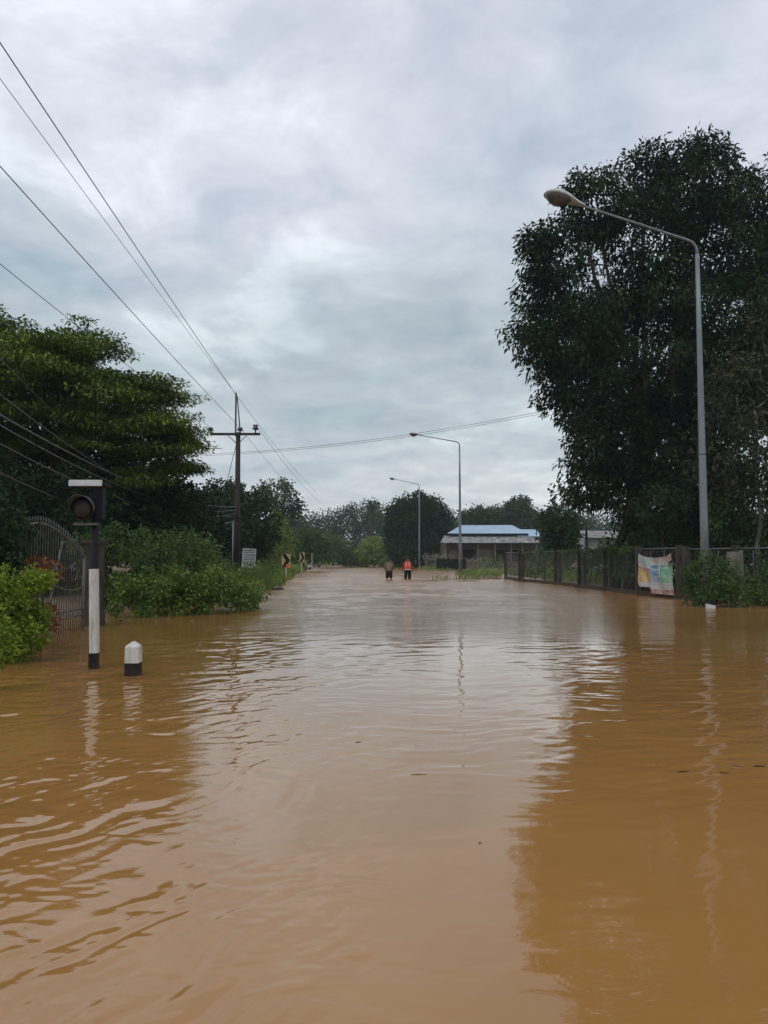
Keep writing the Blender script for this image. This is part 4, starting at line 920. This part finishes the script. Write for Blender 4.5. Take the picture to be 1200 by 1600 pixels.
shrub('tall_weed_shrub', 'leafy weeds at the foot of the power pole', 350, 34, [E(345, 888, 34, 26, 14, 1.2), E(400, 893, 33, 34, 12, 1.2), E(368, 902, 30, 26, 12, 1.0)], 'light', .14, .06, 3.0, 26, .28, 50, z=.2)
# right side undergrowth
rs = [('dark bushy growth behind the left end of the mesh fence', 850, 50, [E(835, 880, 50, 22, 14, .8), E(870, 885, 50, 20, 12, .8)], 'mid'),
      ('bushes behind the mesh fence right of the bushy tree', 920, 42, [E(905, 876, 42, 26, 16, 1.2), E(945, 874, 42, 24, 18, 1.2), E(970, 880, 40, 24, 26, 1.2)], 'mid'),
      ('light green creeper bush left of the banner', 978, 33, [E(975, 880, 32.5, 18, 34, .7), E(965, 858, 34, 26, 18, .8)], 'light'),
      ('shaded bushes behind the banner', 1040, 31.5, [E(1030, 850, 32, 40, 46, 1.4), E(1060, 820, 32, 40, 50, 1.4), E(1090, 880, 30, 44, 44, 1.3)], 'dark'),
      ('light leaved sapling left of the near lamp pole', 1035, 29.5, [E(1030, 790, 29.5, 36, 30, .9), E(1062, 810, 29.5, 22, 26, .7), E(1015, 830, 30, 26, 26, .7)], 'dark'),
      ('yellow green leafy tree right of the near lamp pole', 1150, 28.5, [E(1140, 800, 28.5, 38, 46, 1.2), E(1165, 760, 29, 30, 36, 1.2), E(1185, 850, 28, 36, 50, 1.2)], 'mid'),
      ('dark thicket closing the right edge of the picture', 1210, 27, [E(1230, 880, 27, 60, 60, 1.5), E(1160, 890, 28.5, 40, 46, 1.2), E(1260, 780, 28, 60, 70, 1.6)], 'dark')]
for i, (lb, px, Y_, el, lm) in enumerate(rs):
    shrub('bank_bush', lb, px, Y_, el, lm, .17, .075, 1.9, 30, .40, 60 + i, z=.0, droop=.5, cat='bush')
shrub('creeper_bush', 'leafy green bush growing round the foot of the near lamp', 1115, 22.6, [E(1108, 900, 22.6, 30, 30, .55), E(1085, 905, 22.8, 18, 22, .45), E(1135, 905, 22.6, 22, 26, .5), E(1120, 928, 22.3, 36, 14, .5), E(1158, 915, 22.6, 20, 18, .4), E(1150, 932, 22.3, 22, 12, .4), E(1190, 928, 22.6, 24, 16, .45), E(1210, 905, 22.9, 20, 26, .45), E(1078, 930, 22.6, 16, 10, .35)], 'mid', .12, .06, 5, 26, .22, 70, cat='bush', droop=-.2)
# vine on fence top
P_ = []; rr_ = random.Random(5)
for i in range(900):
    k = rr_.choice([1, 2, 3, 4, 4, 4]); a, b2 = FPp[k], FPp[k + 1]; t = rr_.random(); p_ = a.lerp(b2, t); P_.append((p_.x + rr_.gauss(0, .09), p_.y, 1.74 + rr_.gauss(0, .06)))
e = empty('climbing_vine', (FPp[4].x, FPp[4].y, 0), 'thin green creeper trailing along the top of the mesh fence', 'vine')
leaf_mesh('foliage', np.array(P_), rng.normal(0, 1, (900, 3)), .15, .09, .2, .5, LM['mid'], e, 8)
MB().tube([FPp[2] + Vector((0, .03, 1.77)), FPp[4] + Vector((0, .03, 1.79)), FPp[5] + Vector((0, .03, 1.77))], .012, 5).build('stem', M['bark'], e)
# dry seeding stalks by the round tree
for i, (px, Y_, hh, lb) in enumerate(((683, 92, 1.8, 'pale dry stalks growing left of the wooden house'), (740, 88, 1.2, 'pale tall weeds in front of the wooden house wall'), (770, 86, 1.7, 'brownish tall weeds in front of the middle of the wooden house'))):
    b_ = gnd(px, Y_, 0); r2 = np.random.default_rng(i); n_ = 380; q = np.stack([b_.x + r2.normal(0, 1.1, n_), Y_ + r2.normal(0, .6, n_), r2.uniform(0, hh, n_)], 1)
    e = empty('tall_weeds', b_, lb, 'weeds'); leaf_mesh('foliage', q, np.tile([0, 0, 1.0], (n_, 1)), .45, .07, -.6, .0, LM['dry' if i < 2 else 'mid'], e, i, .35)
    mb = MB()
    for k in range(14): x = b_.x + random.Random(k + i * 31).gauss(0, 1); mb.tube([(x, Y_, -.1), (x + .15, Y_, hh * .95)], .02, 4)
    mb.build('stem', M['barkpale'], e)
# grass (stuff)
def grass(name, label, n, xf, yf, L, lm, seed, hmin=.0, hmax=9):
    r2 = np.random.default_rng(seed); Yg = yf(r2, n); Xg = xf(r2, Yg, n); Zg = ground_h(Xg, Yg); k = (Zg > hmin) & (Zg < hmax) & (perlin(Xg * .8, Yg * .5, seed) > -.25)
    q = np.stack([Xg, Yg, Zg - .03], 1)[k]; o = leaf_mesh(name, q, np.tile([0, 0, 1.0], (len(q), 1)), L, L * .13, -.8, 0, LM[lm], None, seed, .45); return tag(o, label, None, kind='stuff')
grass('bank_grass', 'tall weedy grass along the left bank', 42000, lambda r2, Yg, n: left_edge(Yg) - r2.uniform(-.6, 1, n) * 6 - .0, lambda r2, n: 21 + 75 * r2.uniform(0, 1, n) ** 1.6, .55, 'grass', 81, .0)
grass('verge_grass', 'grass patches round the feet of the far street lamps', 9000, lambda r2, Yg, n: r2.uniform(3, 11, n), lambda r2, n: 46 + 62 * r2.uniform(0, 1, n) ** 1.3, .45, 'grass', 82, .01)
grass('field_grass', 'grass along the far shore of the flood', 26000, lambda r2, Yg, n: r2.uniform(-45, 45, n), lambda r2, n: r2.uniform(138, 165, n), .8, 'grass', 83, .05)
grass('fence_grass', 'weeds behind the mesh fence', 14000, lambda r2, Yg, n: r2.uniform(9.4, 16, n), lambda r2, n: r2.uniform(22, 70, n), .5, 'grass', 84, .0)

# ------------------------------------------------------------------ floating bits
def bit(px, py, L, W, a, name, label, mm, cat, group=None):
    c = hit(px, py); mb = MB(); r2 = random.Random(px)
    pts = [Vector((math.cos(a) * L * (t - .5), math.sin(a) * L * (t - .5) + r2.uniform(-.1, .1) * L * .3, .004)) for t in (0, .3, .65, 1)]
    mb.tube(pts, [W * .3, W * .7, W * .5, W * .15], 6); o = mb.build(name, M[mm]); o.location = c; return tag(o, label, cat, group)
bit(655, 1211, .11, .0045, .1, 'floating_twig', 'dark twig floating alone in the middle of the water', 'twig', 'twig')
bit(1068, 1206, .10, .006, .3, 'floating_twig', 'dark twig floating in the shaded water, leftmost of a row of scraps', 'twig', 'twig')
bit(1132, 1208, .07, .005, -.1, 'floating_twig', 'dark twig floating in the shaded water, between two pale scraps', 'twig', 'twig')
bit(1152, 1197, .07, .008, -.5, 'floating_leaf', 'pale curled leaf floating in the row of scraps', 'woodpale', 'leaf')
bit(1187, 1198, .08, .009, .1, 'floating_leaf', 'brown leaf floating at the right edge of the water', 'bark', 'leaf')
bit(750, 1318, .02, .004, .4, 'floating_twig', 'tiny dark speck of twig near the reflected tree edge', 'twig', 'twig')
bit(560, 1160, .05, .004, .4, 'floating_twig', 'short dark twig on the rippled water left of centre', 'twig', 'twig')
r3 = random.Random(12)
for k in range(16):   # litter caught along the hedge
    p_ = hit(r3.uniform(170, 400), 968 - 6 * r3.random()); p_.y -= r3.uniform(.1, .9); p_.x += r3.uniform(-.1, .1)
    a = r3.uniform(0, 6); L_ = r3.uniform(.03, .09); v2 = Vector((math.cos(a), math.sin(a), 0))
    o = MB().tube([-v2 * L_, v2 * L_ * .1 + Vector((0, 0, .006)), v2 * L_], [.003, .014, .002], 5).build('floating_leaf', M[r3.choice(['bark', 'woodpale', 'twig'])]); o.location = (p_.x, p_.y, .004)
    tag(o, 'small dead leaf floating along the front of the green hedge', 'leaf', 'dead leaves floating along the hedge')
# white foam box by the lamp bush
c = hit(1110, 950); e = empty('foam_box', (c.x, c.y, 0), 'white plastic container with black lid floating by the bush at the lamp foot', 'container')
rot = Matrix.Rotation(R(12), 3, 'Y'); MB().box((c.x, c.y, .03), (.20, .14, .13), rot, 1.15).build('tub', M['plastic'], e)
MB().box((c.x + .05, c.y, .15), (.13, .12, .10), rot, .8).build('lid', M['black'], e)

# ------------------------------------------------------------------ haze
HZ = True
if HZ:
    hb_ = MB().box((0, 150, 19), (1900, 620, 42)).build('haze', bpy.data.materials.new('haze air')); hm = hb_.data.materials[0]; hm.use_nodes = True
    t = hm.node_tree; t.nodes.remove(t.nodes['Principled BSDF']); pv = t.nodes.new('ShaderNodeVolumePrincipled'); pv.inputs['Color'].default_value = (.80, .87, .93, 1)
    pv.inputs['Density'].default_value = .0005; pv.inputs['Anisotropy'].default_value = 0
    t.links.new(pv.outputs[0], t.nodes['Material Output'].inputs['Volume']); tag(hb_, 'thin damp air over the flooded road', None, kind='stuff')
